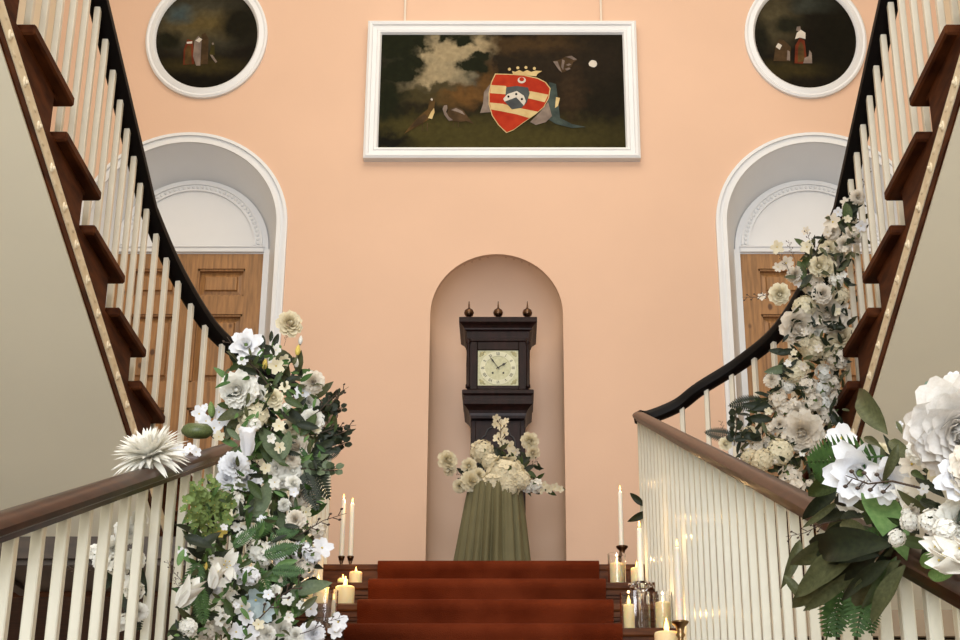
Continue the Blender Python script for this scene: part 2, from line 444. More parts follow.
# ------------------------------------------------------------------ balustrades
RAILX = {-1: .728, 1: .628}
def lrz(y, s=-1): return .418*y-.280 if s < 0 else 2.1026-.4275*(5.7-y)          # lower handrail height
PROF = [(-.016, -.030), (-.020, -.016), (-.033, -.008), (-.036, .008), (-.028, .022), (-.012, .031), (.012, .031), (.028, .022), (.036, .008), (.033, -.008), (.020, -.016), (.016, -.030)]
PROFU = [(-.020, -.030), (-.034, -.022), (-.036, .0), (-.028, .018), (-.012, .026), (.012, .026), (.028, .018), (.036, .0), (.034, -.022), (.020, -.030)]
def bal_mesh(w, d):
    mb = MB(); mb.box((-w/2, -d/2, 0), (w/2, d/2, 1), .002); return mb.mesh('baluster', M['gloss'])
BALM = bal_mesh(.0195, .020)
def bal_mesh2():
    mb = MB(); mb.box((-.0105, -.010, 0), (.0105, .010, 1), .002); return mb.mesh('baluster', M['ivory'])
BALU = bal_mesh2()
def put_bal(par, me, x, y, z0, z1, rz=0):
    o = bpy.data.objects.new('baluster', me); COL.objects.link(o); o.parent = par; o.matrix_parent_inverse = world_inv(par)
    o.location = (x, y, z0); o.scale = (1, 1, z1-z0); o.rotation_euler = (0, 0, rz)
for s in (-1, 1):
    side = 'left' if s < 0 else 'right'
    t = thing('balustrade', (s*RAILX[s], Y1, ZL), 'lower %s balustrade of white square balusters under a polished mahogany handrail' % side, 'railing')
    ys = [5.73, 5.70, 5.3, 4.5, 3.4, 2.2, 1.0, .3]
    path = [(s*RAILX[s], y, lrz(y, s)) for y in ys]
    mb = MB(); mb.sweep(path, [(a*.82, b*.70) for a, b in PROF]); o = mb.build('handrail', M['mahog'], t); smooth_by_angle(o)
    y = Y1+.02; k = 0
    while y > .55:
        st = 0 if y > Y1 else int((Y1-y)/G)+1
        put_bal(t, BALM, s*RAILX[s], y, ZL-R0*st, lrz(y, s)-.018); y -= G/3; k += 1

# upper flights
TG, TR = .3445, .134
def tip(k): return (5.067-TG*(k-3), 1.873+TR*(k-3) if k >= 3 else ZL+.141*k)
NUP = 15
CURVE = [(.80, 5.745, 2.175), (.90, 5.70, 2.24), (1.08, 5.62, 2.335), (1.22, 5.44, 2.415), (1.32, 5.15, 2.55), (1.37, 4.86, 2.676)]
SL = .428
def catmull(P, n=6):
    P = [V(p) for p in P]; out = []
    for i in range(len(P)-1):
        p0, p1, p2, p3 = P[max(i-1, 0)], P[i], P[i+1], P[min(i+2, len(P)-1)]
        for j in range(n):
            t = j/n
            out.append(.5*((2*p1)+(p2-p0)*t+(2*p0-5*p1+4*p2-p3)*t*t+(3*p1-p0-3*p2+p3)*t**3))
    return out+[P[-1]]
def inner_x(k): return {1: 1.09, 2: 1.23}.get(k, 1.285)
for s in (-1, 1):
    side = 'left' if s < 0 else 'right'
    t = thing('staircase', (s*1.4, 5.7, ZL), 'upper %s return staircase with mahogany string and carved ivory band' % side, 'staircase')
    for k in range(1, NUP):
        y, z = tip(k); yb = tip(k+1)[0]
        mb = MB(); xi = inner_x(k)
        a, b = sorted((s*xi, s*(SIDE-.001)))
        mb.box((a, yb-.03, z-.035), (b, y, z), .006)                       # tread with overhanging end
        c, d = sorted((s*(xi+.035), s*(SIDE-.001)))
        mb.box((c, yb-.06, z-.05), (d, y-.06, z-.035))                     # scotia
        zb = tip(k-1)[1]
        mb.box((c, y-.10, zb-.02), (d, y-.085, z-.035))                     # riser
        mb.build('step', M['string'], t)
    # cut string: stepped top, sloping bottom
    def nose(y): return 1.873+.389*(5.067-y)
    pts = []
    for k in range(1, NUP):
        y, z = tip(k); pts += [(y-.085, tip(k-1)[1]-.04 if k > 1 else ZL-.14), (y-.085, z-.045)]
    yend = tip(NUP)[0]; yst = tip(1)[0]-.085
    pts += [(yend, tip(NUP-1)[1]-.045), (yend, nose(yend)-.37), (5.55, nose(5.55)-.37), (yst, ZL-.14)]
    mb = MB(); mb.prism(pts, 'x', s*1.318, s*1.36); mb.build('string', M['string'], t)
    # curved foot of the string closing the landing edge
    cp = catmull([(p[0], p[1]) + (0,) for p in CURVE[1:]], 4)
    vs = []; fs = []
    for p in cp: vs += [(s*(p.x+.01), p.y-.02, ZL-.18), (s*(p.x+.01), p.y-.02, ZL)]
    for i in range(len(cp)-1): fs.append((2*i, 2*i+1, 2*i+3, 2*i+2))
    # carved ivory band, with a dark fillet under it
    mb = MB(); yA, yB = 5.35, yend
    def bar(x0, x1, d0, d1, ya=yA, yb_=yB):
        mb.prism([(ya, nose(ya)-d1), (ya, nose(ya)-d0), (yb_, nose(yb_)-d0), (yb_, nose(yb_)-d1)], 'x', s*x0, s*x1)
    bar(1.305, 1.325, .283, .343)
    L = yA-yB; nb = int(L/.14)
    for i in range(nb):
        y = yA-.05-i*.14; z = nose(y)-.313
        mb.sphere((s*1.306, y, z), .017, 8, (.45, 1, 1)); mb.sphere((s*1.299, y, z), .007, 6, (.7, 1, 1))
        mb.sphere((s*1.306, y-.045, z+.0175+.010), .008, 6, (.5, 2, 1)); mb.sphere((s*1.306, y-.095, z+.037-.010), .008, 6, (.5, 2, 1))
    mb.build('carved_band', M['carved'], t)
    mb = MB(); bar(1.308, 1.335, .343, .378); bar(1.310, 1.325, .268, .283); mb.build('fillet', M['string'], t)
    # sloping plaster soffit
    mb = MB(); ye = 5.22 if s < 0 else 5.70
    zso = lambda y: nose(y)-.386
    mb.prism([(ye, zso(ye)), (ye, zso(ye)+.012), (yend, zso(yend)+.012), (yend, zso(yend))], 'x', s*1.314, s*(SIDE-.002))
    mb.build('soffit', M['cream'], t)
    # balustrade
    b = thing('balustrade', (s*1.37, 5.7, ZL), 'upper %s balustrade of ivory balusters under a black handrail curving up from the landing' % side, 'railing')
    yy = [4.4, 3.8, 3.0, 2.2, 1.4, yend+.05]
    path = [V((p.x*s, p.y, p.z)) for p in catmull([(RAILX[s], 5.73, 2.115), (RAILX[s]+.05, 5.755, 2.125)]+CURVE, 6)]+[V((s*1.37, y, 2.676+SL*(4.86-y))) for y in yy]
    mb = MB(); mb.sweep(path, PROFU); o = mb.build('handrail', M['mahog_shaded'], b); smooth_by_angle(o)
    # along the path, every 115 mm of plan length
    acc = .087; prev = path[0]
    for i in range(1, len(path)):
        p, q = path[i-1], path[i]; dl = math.hypot(q.x-p.x, q.y-p.y); pos = 0
        while acc <= dl-pos:
            pos += acc; f = pos/dl; c = p.lerp(q, f); acc = .1148
            ax = abs(c.x); base = ZL
            for k in range(1, NUP):
                if c.y <= tip(k)[0]-.005 and ax >= inner_x(k)-.0: base = tip(k)[1]
            tdir = (q-p); ang = math.atan2(tdir.y, tdir.x)+PI/2
            put_bal(b, BALU, c.x, c.y, base, c.z-.026, ang)
        acc -= dl-pos

# ------------------------------------------------------------------ pictures
def painted(mb, m, pts, y):
    mb.use(m); P = [at(u, v, y) for u, v in pts]
    mb.add([(p.x, y, p.z) for p in P], [tuple(range(len(P)))])
def pm(name, col, c2=None): return mat(name, col, .6, col2=c2, nscale=14, noise=.25, spec=.04)
PT = dict(bg=pm('painted_dark', (.016, .011, .005), (.005, .004, .002)), sky=pm('painted_sky', (.20, .165, .095), (.095, .085, .060)), tree=pm('painted_tree', (.016, .018, .008), (.007, .008, .004)),
          grass=pm('painted_grass', (.055, .045, .012), (.028, .024, .008)), bank=pm('painted_bank', (.11, .062, .02), (.05, .03, .012)), darkred=pm('painted_dark_red', (.16, .035, .014), (.09, .018, .008)),
          red=pm('painted_red', (.40, .040, .014), (.30, .022, .010)),
          gold=pm('painted_gold', (.58, .46, .23), (.48, .34, .15)), grey=pm('painted_grey', (.075, .085, .085), (.05, .055, .06)), white=pm('painted_white', (.60, .56, .48), (.5, .46, .40)), pink=pm('painted_pink', (.24, .19, .155), (.13, .10, .085)),
          blue=pm('painted_blue', (.065, .085, .075), (.03, .042, .038)), brown=pm('painted_brown', (.085, .05, .024), (.04, .025, .012)), black=pm('painted_black', (.006, .006, .006)))
def rect_frame(mb, x0, x1, z0, z1, y, steps):
    "steps: list of (inset, proud)"
    def loop(i): return [(x0+i, z0+i), (x1-i, z0+i), (x1-i, z1-i), (x0+i, z1-i)]
    vs = []; fs = []
    for (i, pr) in steps: vs += [(p[0], y-pr, p[1]) for p in loop(i)]
    for a in range(len(steps)-1):
        for k in range(4): fs.append((a*4+k, a*4+(k+1) % 4, (a+1)*4+(k+1) % 4, (a+1)*4+k))
    mb.add(vs, fs)
def canvas_mat(name, base, blobs, amp=.045, nsc=9):
    "painted ground: soft brushed patches (x, z, rx, rz, colour, softness) over a dark base"
    m = bpy.data.materials.new(name); m.use_nodes = True; nt = m.node_tree; b = nt.nodes['Principled BSDF']
    b.inputs['Roughness'].default_value = .6; b.inputs['Specular IOR Level'].default_value = .04
    N = nt.nodes.new; Lk = nt.links.new
    tc = N('ShaderNodeTexCoord'); no = N('ShaderNodeTexNoise'); no.inputs['Scale'].default_value = nsc; no.inputs['Detail'].default_value = 6
    Lk(tc.outputs['Object'], no.inputs['Vector'])
    su = N('ShaderNodeVectorMath'); su.operation = 'SUBTRACT'; Lk(no.outputs['Color'], su.inputs[0]); su.inputs[1].default_value = (.5, .5, .5)
    sc = N('ShaderNodeVectorMath'); sc.operation = 'MULTIPLY'; Lk(su.outputs[0], sc.inputs[0]); sc.inputs[1].default_value = (amp*4, 0, amp*4)
    ad = N('ShaderNodeVectorMath'); Lk(tc.outputs['Object'], ad.inputs[0]); Lk(sc.outputs[0], ad.inputs[1])
    cur = None
    for (x, z, rx, rz, col, soft) in blobs:
        d = N('ShaderNodeVectorMath'); d.operation = 'SUBTRACT'; Lk(ad.outputs[0], d.inputs[0]); d.inputs[1].default_value = (x, 0, z)
        q = N('ShaderNodeVectorMath'); q.operation = 'MULTIPLY'; Lk(d.outputs[0], q.inputs[0]); q.inputs[1].default_value = (1/rx, 0, 1/rz)
        ln = N('ShaderNodeVectorMath'); ln.operation = 'LENGTH'; Lk(q.outputs[0], ln.inputs[0])
        mr = N('ShaderNodeMapRange'); mr.inputs[1].default_value = 1+soft; mr.inputs[2].default_value = 1-soft; Lk(ln.outputs['Value'], mr.inputs[0])
        mx = N('ShaderNodeMix'); mx.data_type = 'RGBA'; Lk(mr.outputs[0], mx.inputs[0]); mx.inputs[7].default_value = (*col, 1)
        if cur is None: mx.inputs[6].default_value = (*base, 1)
        else: Lk(cur, mx.inputs[6])
        cur = mx.outputs[2]
    n2 = N('ShaderNodeTexNoise'); n2.inputs['Scale'].default_value = 30; n2.inputs['Detail'].default_value = 5; Lk(tc.outputs['Object'], n2.inputs['Vector'])
    r = N('ShaderNodeMapRange'); r.inputs[3].default_value = .55; r.inputs[4].default_value = 1.35; Lk(n2.outputs['Fac'], r.inputs[0])
    mu = N('ShaderNodeVectorMath'); mu.operation = 'SCALE'; Lk(cur, mu.inputs[0]); Lk(r.outputs[0], mu.inputs['Scale']); Lk(mu.outputs[0], b.inputs['Base Color'])
    return m
def pb(u, v, ru, rv, col, soft=.5):
    p = at(u, v, W-.02); q = at(u+ru, v, W-.02); t_ = at(u, v-rv, W-.02)
    return (p.x, p.z, q.x-p.x, t_.z-p.z, col, soft)
c_sky, c_skyb, c_tree, c_gr, c_bank, c_br = (.30, .24, .14), (.16, .145, .10), (.010, .012, .005), (.050, .042, .012), (.11, .055, .016), (.06, .035, .016)
pic = thing('painting', (.011, W, 4.625), 'wide dark landscape painting with a red coat of arms in a white frame', 'painting')
mb = MB(); rect_frame(mb, -.875, .897, 4.618, 5.652, W, [(0, 0), (0, .05), (.015, .06), (.03, .055), (.035, .045), (.06, .04), (.066, .046), (.082, .040), (.092, .022), (.092, .0)])
mb.build('frame', M['white'], pic)
yc = W-.024; mb = MB()
def blob(cu, cv, ru, rv, n=14, j=.25, seed=0):
    rnd = random.Random(seed); return [(cu+ru*(1+rnd.uniform(-j, j))*math.cos(2*PI*k/n), cv+rv*(1+rnd.uniform(-j, j))*math.sin(2*PI*k/n)) for k in range(n)]
CV = canvas_mat('landscape_canvas', (.011, .009, .005), [pb(438, 62, 40, 26, c_skyb, .5), pb(445, 52, 32, 16, c_sky, .6), pb(428, 76, 30, 12, c_sky, .6), pb(478, 46, 16, 8, c_sky, .6), pb(430, 96, 50, 9, (.045, .036, .014), .6), pb(500, 140, 130, 20, c_gr, .6), pb(430, 130, 60, 14, c_gr, .6), pb(468, 96, 26, 10, c_bank, .6), pb(486, 78, 8, 18, c_bank, .6), pb(534, 46, 36, 8, (.075, .042, .015), .7), pb(570, 84, 12, 26, (.045, .026, .012), .7), pb(600, 60, 20, 20, (.018, .013, .008), .8),
    pb(396, 46, 22, 16, c_tree, .3), pb(420, 44, 12, 9, c_tree, .3), pb(400, 72, 24, 13, c_tree, .3), pb(388, 100, 16, 20, c_tree, .4), pb(462, 40, 12, 7, c_tree, .3), pb(470, 66, 14, 8, c_tree, .3), pb(480, 56, 10, 5, c_tree, .3), pb(390, 142, 22, 10, (.006, .006, .004), .5), pb(540, 72, 40, 24, (.020, .014, .008), .7), pb(412, 60, 14, 8, c_tree, .3), pb(408, 34, 20, 6, c_tree, .3), pb(446, 35, 10, 4, c_tree, .3), pb(482, 66, 8, 10, c_tree, .4), pb(436, 88, 20, 4, (.05, .04, .018), .4)], .05, 13)
mb.use(CV); mb.add([(-.79, yc, 4.70), (.81, yc, 4.70), (.81, yc, 5.62), (-.79, yc, 5.62)], [(0, 1, 2, 3)])
e = .0008
# two birds on the grass
painted(mb, PT['bank'], [(404, 134), (410, 126), (417, 118), (424, 112), (428, 109), (429, 103), (430, 99), (433, 98.5), (435, 101), (434.5, 106), (434, 112), (431, 118), (425, 122), (418, 126), (411, 130)], yc-4*e)
painted(mb, PT['gold'], [(428, 118), (431, 112), (434, 108), (434.6, 112), (432, 119)], yc-5*e)
painted(mb, PT['brown'], [(410, 128), (418, 119), (425, 114), (428, 117), (422, 123)], yc-5*e)
painted(mb, PT['white'], [(430.5, 99.5), (431.5, 98), (433, 99.2), (432, 101)], yc-5*e)
for u in (422, 427): painted(mb, PT['brown'], [(u, 123), (u+1, 123), (u+.6, 131), (u-.2, 131)], yc-4*e)
painted(mb, PT['brown'], [(446, 114), (450, 108), (457, 106.5), (463, 110), (468, 117), (474, 124), (466, 121), (460, 122), (452, 121)], yc-4*e)
painted(mb, PT['pink'], [(442.5, 109), (444, 105.5), (447, 105), (447.5, 108), (446, 112), (449, 117), (453, 120), (449, 121), (444.5, 115)], yc-5*e)
painted(mb, PT['pink'], [(451, 110), (456, 108), (462, 111), (465, 115), (458, 112)], yc-5*e)
for u in (453, 458): painted(mb, PT['brown'], [(u, 121), (u+1, 121), (u+.6, 127), (u-.2, 127)], yc-4*e)
# mantling behind the shield
painted(mb, PT['pink'], [(480, 113), (483, 104), (484, 92), (490, 84), (492, 100), (491, 112)], yc-4*e)
painted(mb, PT['blue'], [(549, 82), (556, 84), (558, 100), (560, 118), (572, 124), (586, 127), (572, 128), (556, 124), (546, 118)], yc-4*e)
painted(mb, PT['pink'], [(530, 122), (540, 112), (548, 102), (552, 116), (546, 122), (536, 125)], yc-5*e)
painted(mb, PT['gold'], [(556, 97), (560, 98), (558, 106), (555, 108)], yc-5*e)
# shield
def tl(a, b): return (470+a/6.4, 45+b/6.4)
SH = [(165, 188), (240, 190), (340, 196), (430, 215), (480, 240), (510, 280), (500, 340), (470, 395), (420, 440), (340, 495), (280, 540), (235, 558), (185, 510), (145, 450), (125, 380), (125, 310), (140, 240)]
painted(mb, PT['gold'], [tl(310+(a-310)*1.03, 370+(b-370)*1.03) for a, b in SH], yc-6*e)
painted(mb, PT['red'], [tl(a, b) for a, b in SH], yc-7*e)
painted(mb, PT['gold'], [tl(*p) for p in [(136, 256), (230, 262), (240, 290), (390, 296), (502, 318), (478, 366), (390, 345), (240, 316), (129, 308)]], yc-8*e)
painted(mb, PT['gold'], [tl(*p) for p in [(127, 368), (210, 376), (300, 400), (440, 428), (380, 468), (300, 444), (200, 424), (134, 412)]], yc-8*e)
painted(mb, PT['grey'], [tl(*p) for p in [(232, 270), (300, 262), (372, 272), (382, 310), (362, 370), (330, 402), (268, 412), (222, 362), (228, 310)]], yc-9*e)
painted(mb, PT['white'], [tl(*p) for p in [(212, 345), (240, 314), (300, 294), (345, 325), (358, 360), (345, 388), (296, 334), (222, 362)]], yc-10*e)
for a, b in ((246, 330), (296, 314), (332, 346)): painted(mb, PT['black'], [tl(a+8*math.cos(k*PI/4), b+8*math.sin(k*PI/4)) for k in range(8)], yc-11*e)
cr = [tl(331+26*math.cos(a), 225+20*math.sin(a)) for a in [2*PI*k/18 for k in range(18)]]
painted(mb, PT['white'], cr, yc-8*e)
painted(mb, PT['red'], [tl(331+16*math.cos(a), 219+13*math.sin(a)) for a in [2*PI*k/16 for k in range(16)]], yc-9*e)
painted(mb, PT['gold'], [tl(*p) for p in [(275, 190), (270, 166), (290, 172), (316, 160), (340, 172), (366, 160), (392, 172), (418, 164), (462, 166), (432, 184), (424, 200), (350, 194)]], yc-8*e)
for a, b in ((252, 155), (306, 146), (358, 144), (412, 150)): painted(mb, PT['gold'], [tl(a+10*math.cos(k*PI/4), b+10*math.sin(k*PI/4)) for k in range(8)], yc-8*e)
painted(mb, PT['brown'], [tl(*p) for p in [(530, 104), (580, 92), (610, 74), (650, 68), (688, 96), (660, 110), (650, 140), (610, 170), (588, 178), (560, 140)]], yc-4*e)
for st_ in ([(532, 106), (560, 104), (578, 150), (588, 176), (570, 160)], [(590, 92), (606, 100), (596, 160), (584, 140)], [(612, 76), (650, 69), (684, 92), (664, 96), (640, 84)], [(612, 128), (634, 118), (650, 124), (630, 134)], [(606, 152), (634, 144), (644, 152), (620, 164)]):
    painted(mb, PT['pink'], [tl(*p) for p in st_], yc-5*e)
painted(mb, PT['white'], blob(593, 63.5, 4, 3.6, 10, .15, 5), yc-4*e)
mb.build('canvas', None, pic)
for u in (405, 601):
    x = at(u, 10, W-.02).x; mb = MB(); mb.tube([(x, W-.012, 5.66), (x, W-.012, CEIL-.05)], .008, 6); mb.build('hanging_rod', M['cord'], pic)

def roundel(cx, cz, label, deco, cm):
    t = thing('round_painting', (cx, W, cz-.4), label, 'painting', 'round paintings above the doors')
    mb = MB(); n = 64; vs = []; fs = []
    prof = [(.402, 0), (.402, .02), (.39, .028), (.378, .022), (.37, .026), (.35, .032), (.338, .020), (.334, .008), (.334, 0)]
    for (r, pr) in prof:
        for k in range(n): vs.append((cx+r*math.cos(2*PI*k/n), W-pr, cz+1.17*r*math.sin(2*PI*k/n)))
    for j in range(len(prof)-1):
        for k in range(n): fs.append((j*n+k, j*n+(k+1) % n, (j+1)*n+(k+1) % n, (j+1)*n+k))
    mb.add(vs, fs); o = mb.build('frame', M['white'], t); smooth_by_angle(o)
    mb = MB(); yb = W-.010; mb.use(cm)
    mb.add([(cx+.338*math.cos(2*PI*k/n), yb, cz+1.17*.338*math.sin(2*PI*k/n)) for k in range(n)], [tuple(range(n))])
    for i, (m, pts) in enumerate(deco): painted(mb, PT[m], pts, yb-.0007*(i+1))
    mb.build('canvas', None, t)
def q1(a, b): return (150+a/6.4, a*0+b/6.4)
D1 = [      ('darkred', [q1(*p) for p in [(212, 415), (215, 320), (240, 250), (275, 260), (285, 410)]]),
      ('bank', [q1(*p) for p in [(222, 410), (226, 320), (245, 285), (262, 300), (268, 412)]]),
      ('pink', [q1(*p) for p in [(275, 360), (285, 260), (310, 230), (330, 250), (322, 420), (295, 420)]]),
      ('brown', [q1(*p) for p in [(325, 410), (330, 220), (355, 210), (375, 250), (370, 410)]]),
      ('white', [q1(*p) for p in [(290, 260), (315, 240), (335, 252), (315, 272)]]), ('white', [q1(*p) for p in [(235, 268), (270, 264), (270, 278), (236, 280)]]),
      ('grass', [q1(*p) for p in [(380, 350), (395, 270), (412, 275), (415, 350), (395, 360)]]),
      ('pink', [q1(*p) for p in [(395, 278), (404, 270), (410, 282), (402, 290)]]), ('pink', [q1(*p) for p in [(385, 350), (400, 352), (430, 395), (420, 402), (395, 370)]])]
def q2(a, b): return (750+a/6.4, b/6.4)
D2 = [      ('brown', [q2(*p) for p in [(150, 390), (165, 290), (190, 250), (220, 260), (260, 300), (258, 392)]]),
      ('white', [q2(*p) for p in [(165, 300), (180, 275), (205, 290), (190, 318)]]), ('pink', [q2(*p) for p in [(236, 385), (240, 320), (255, 330), (256, 388)]]),
      ('darkred', [q2(*p) for p in [(285, 405), (290, 290), (320, 240), (350, 260), (362, 370), (340, 408)]]),
      ('bank', [q2(*p) for p in [(305, 400), (308, 300), (325, 265), (342, 290), (350, 390)]]),
      ('white', [q2(*p) for p in [(288, 250), (300, 210), (325, 190), (355, 210), (355, 250), (320, 240)]]), ('pink', [q2(*p) for p in [(295, 195), (300, 170), (322, 168), (325, 190), (310, 200)]]),
      ('pink', [q2(*p) for p in [(340, 405), (350, 370), (375, 360), (380, 320), (395, 340), (398, 405)]])]
roundel(-1.945, 5.553, 'round dark painting of a strolling group of figures, above the left door', D1, canvas_mat('pastoral_canvas', (.010, .008, .005), [pb(200, 22, 40, 24, (.060, .055, .035), .6), pb(205, 24, 34, 12, (.095, .070, .026), .6), pb(180, 14, 12, 8, (.05, .07, .07), .6), pb(200, 66, 40, 8, (.035, .027, .009), .6), pb(240, 24, 20, 18, (.010, .009, .005), .4), pb(168, 40, 12, 9, (.012, .012, .006), .4), pb(200, 84, 50, 12, (.006, .005, .003), .5)], .03))
roundel(2.02, 5.553, 'round dark painting of a woman in red skirt with dog, above the right door', D2, canvas_mat('woodland_canvas', (.010, .008, .005), [pb(776, 18, 18, 22, (.070, .058, .030), .7), pb(815, 4, 20, 8, (.04, .045, .035), .6), pb(795, 68, 40, 8, (.035, .027, .009), .6), pb(790, 24, 16, 6, (.014, .014, .008), .5), pb(762, 36, 8, 14, (.010, .010, .006), .5), pb(835, 40, 22, 40, (.008, .007, .004), .6)], .03))

# ------------------------------------------------------------------ longcase clock
CX = -.01; CF = 7.70
ck = thing('longcase_clock', (CX, CF+.15, ZL), 'tall dark longcase clock with square dial standing in the arched niche', 'clock')
def bx(a, b, name, m, bev=.004, par=ck): return MB().box(a, b, bev).build(name, m, par)
mb = MB()                                                        # plinth
mb.box((CX-.20, CF+.03, ZL), (CX+.20, CF+.34, ZL+.10), .006); mb.box((CX-.19, CF+.04, ZL+.10), (CX+.19, CF+.33, 1.98), .004); mb.box((CX-.18, CF+.05, 1.98), (CX+.18, CF+.32, 2.03), .008); mb.build('plinth', M['clock'], ck)
mb = MB(); mb.box((CX-.163, CF+.08, 2.03), (CX+.163, CF+.30, 2.86), .004)
mb.build('trunk', M['clock'], ck)
dr = bx((CX-.135, CF+.068, 2.06), (CX+.135, CF+.082, 2.84), 'trunk_door', M['clock'])
ol = [(-.105, 2.12), (-.105, 2.70), (-.09, 2.735), (-.075, 2.745), (-.06, 2.785), (-.03, 2.80), (.03, 2.80), (.06, 2.785), (.075, 2.745), (.09, 2.735), (.105, 2.70), (.105, 2.12), (-.105, 2.12)]
mb = MB(); mb.sweep([(CX+a, CF+.066, b) for a, b in ol], [(.005*math.cos(k*PI/3), .005*math.sin(k*PI/3)) for k in range(6)], up=V((0, -1, 0))); o = mb.build('door_moulding', M['black'], dr)
def moulding(prof, name, m, back=CF+.31):
    "three-sided moulding: prof = (half width, height); its front projects as its sides do"
    mb = MB(); vs = []; fs = []
    for (h, z) in prof: vs += [(CX-h, back, z), (CX-h, CF+.20-h, z), (CX+h, CF+.20-h, z), (CX+h, back, z)]
    for k in range(len(prof)-1):
        for q in range(4): fs.append((k*4+q, k*4+(q+1) % 4, (k+1)*4+(q+1) % 4, (k+1)*4+q))
    fs.append((0, 1, 2, 3)); e = (len(prof)-1)*4; fs.append((e+3, e+2, e+1, e)); mb.add(vs, fs); return mb.build(name, m, ck)
moulding([(.160, 2.845), (.166, 2.86), (.169, 2.875), (.176, 2.89), (.188, 2.905), (.206, 2.92), (.206, 2.945), (.200, 2.948), (.200, 2.975), (.214, 2.985), (.214, 3.005), (.205, 3.012), (.19, 3.014)], 'throat_moulding', M['clock'])
mb = MB(); mb.box((CX-.185, CF+.03, 3.01), (CX+.185, CF+.30, 3.345))
for a, b in (((-.185, 3.02), (-.125, 3.345)), ((.125, 3.02), (.185, 3.345)), ((-.125, 3.02), (.125, 3.045)), ((-.125, 3.275), (.125, 3.345))):
    mb.box((CX+a[0], CF+.012, a[1]), (CX+b[0], CF+.03, b[1]), .003)
mb.build('hood', M['clock'], ck)
moulding([(.186, 3.325), (.196, 3.332), (.196, 3.345), (.188, 3.350), (.190, 3.395), (.204, 3.402), (.205, 3.412), (.214, 3.424), (.228, 3.434), (.236, 3.440), (.236, 3.470), (.230, 3.474), (.15, 3.475)], 'cornice', M['clock'])
for s in (-1, 1):
    mb = MB(); mb.lathe([(.014, 0), (.014, .02), (.010, .025), (.011, .15), (.009, .285), (.014, .29), (.014, .315)], (CX+s*.18, CF+.005, 3.025), 14); mb.build('hood_column', M['clock'], ck, smooth=True)
for x in (-.178, 0, .178):
    mb = MB(); mb.lathe([(.016, 0), (.016, .006), (.008, .012), (.008, .02), (.012, .024), (.026, .035), (.0305, .05), (.026, .066), (.012, .077), (.006, .082), (.005, .1), (.002, .128)], (CX+x, CF+.02, 3.472), 18)
    mb.build('finial', M['bronze'], ck, smooth=True)
dl = bx((CX-.122, CF+.020, 3.045), (CX+.122, CF+.030, 3.275), 'dial', M['dial'], .001)
dc = V((CX, CF+.018, 3.160)); n = 48
mb = MB(); vs = []; fs = []
for r, y in ((.108, 0), (.108, -.002), (.078, -.002), (.078, 0)):
    for k in range(n): vs.append((dc.x+r*math.cos(2*PI*k/n), dc.y+y+.002, dc.z+r*math.sin(2*PI*k/n)))
for j in range(3):
    for k in range(n): fs.append((j*n+k, j*n+(k+1) % n, (j+1)*n+(k+1) % n, (j+1)*n+k))
mb.add(vs, fs); mb.build('chapter_ring', M['ring'], dl)
rom = ['XII', 'I', 'II', 'III', 'IIII', 'V', 'VI', 'VII', 'VIII', 'IX', 'X', 'XI']
def stroke(p, q, w, y):
    d = (q-p).normalized(); nn = V((-d.z, 0, d.x))*w/2
    a = [p-nn, p+nn, q+nn, q-nn]; mb.add([(c.x, y, c.z) for c in a], [(0, 1, 2, 3)])
for h, s_ in enumerate(rom):
    mb = MB()
    a = -2*PI*h/12; up = V((-math.sin(a), 0, math.cos(a))); rt = V((up.z, 0, -up.x))
    wd = {'I': .006, 'V': .011, 'X': .011}; tot = sum(wd[c] for c in s_); x = -tot/2
    for c in s_:
        w = wd[c]; lo, hi = .082, .101; y = dc.y-.0008
        P = lambda fx, r: dc+rt*(x+fx*w)+up*r
        if c == 'I': stroke(P(.5, lo), P(.5, hi), .0026, y)
        elif c == 'V': stroke(P(.1, hi), P(.5, lo), .0026, y); stroke(P(.9, hi), P(.5, lo), .0014, y)
        else: stroke(P(.1, hi), P(.9, lo), .0026, y); stroke(P(.9, hi), P(.1, lo), .0014, y)
        x += w
    mb.build('numeral', M['black'], dl)
for s in (-1, 1):
    for t_ in (-1, 1):
        mb = MB()
        for (a, b, r) in ((.098, .092, .013), (.107, .078, .007), (.082, .103, .007)): mb.sphere((dc.x+s*a, dc.y+.002, dc.z+t_*b), r, 8, (1, .25, 1))
        mb.build('spandrel', M['spandrel'], dl)
for s in (-1, 1): MB().sphere((dc.x+s*.032, dc.y, dc.z-.032), .006, 8, (1, .3, 1)).build('winding_hole', M['black'], dl)
def hand(ang, L, w, name):
    global mb
    mb = MB(); up = V((math.sin(ang), 0, math.cos(ang))); rt = V((up.z, 0, -up.x)); y = dc.y-.006
    pts = [(-w*.5, -.012), (w*.5, -.012), (w*.6, L*.45), (w*1.6, L*.62), (w*.6, L*.75), (0, L), (-w*.6, L*.75), (-w*1.6, L*.62), (-w*.6, L*.45)]
    P = [dc+rt*a+up*b for a, b in pts]; nP = len(P)
    mb.add([(p.x, y, p.z) for p in P]+[(p.x, y-.0015, p.z) for p in P], [tuple(range(nP)), tuple(range(nP, 2*nP))[::-1]]+[(k, (k+1) % nP, nP+(k+1) % nP, nP+k) for k in range(nP)])
    mb.build(name, M['black'], dl)
hand(math.radians(58), .066, .0045, 'hour_hand'); hand(math.radians(-35), .095, .0032, 'minute_hand')

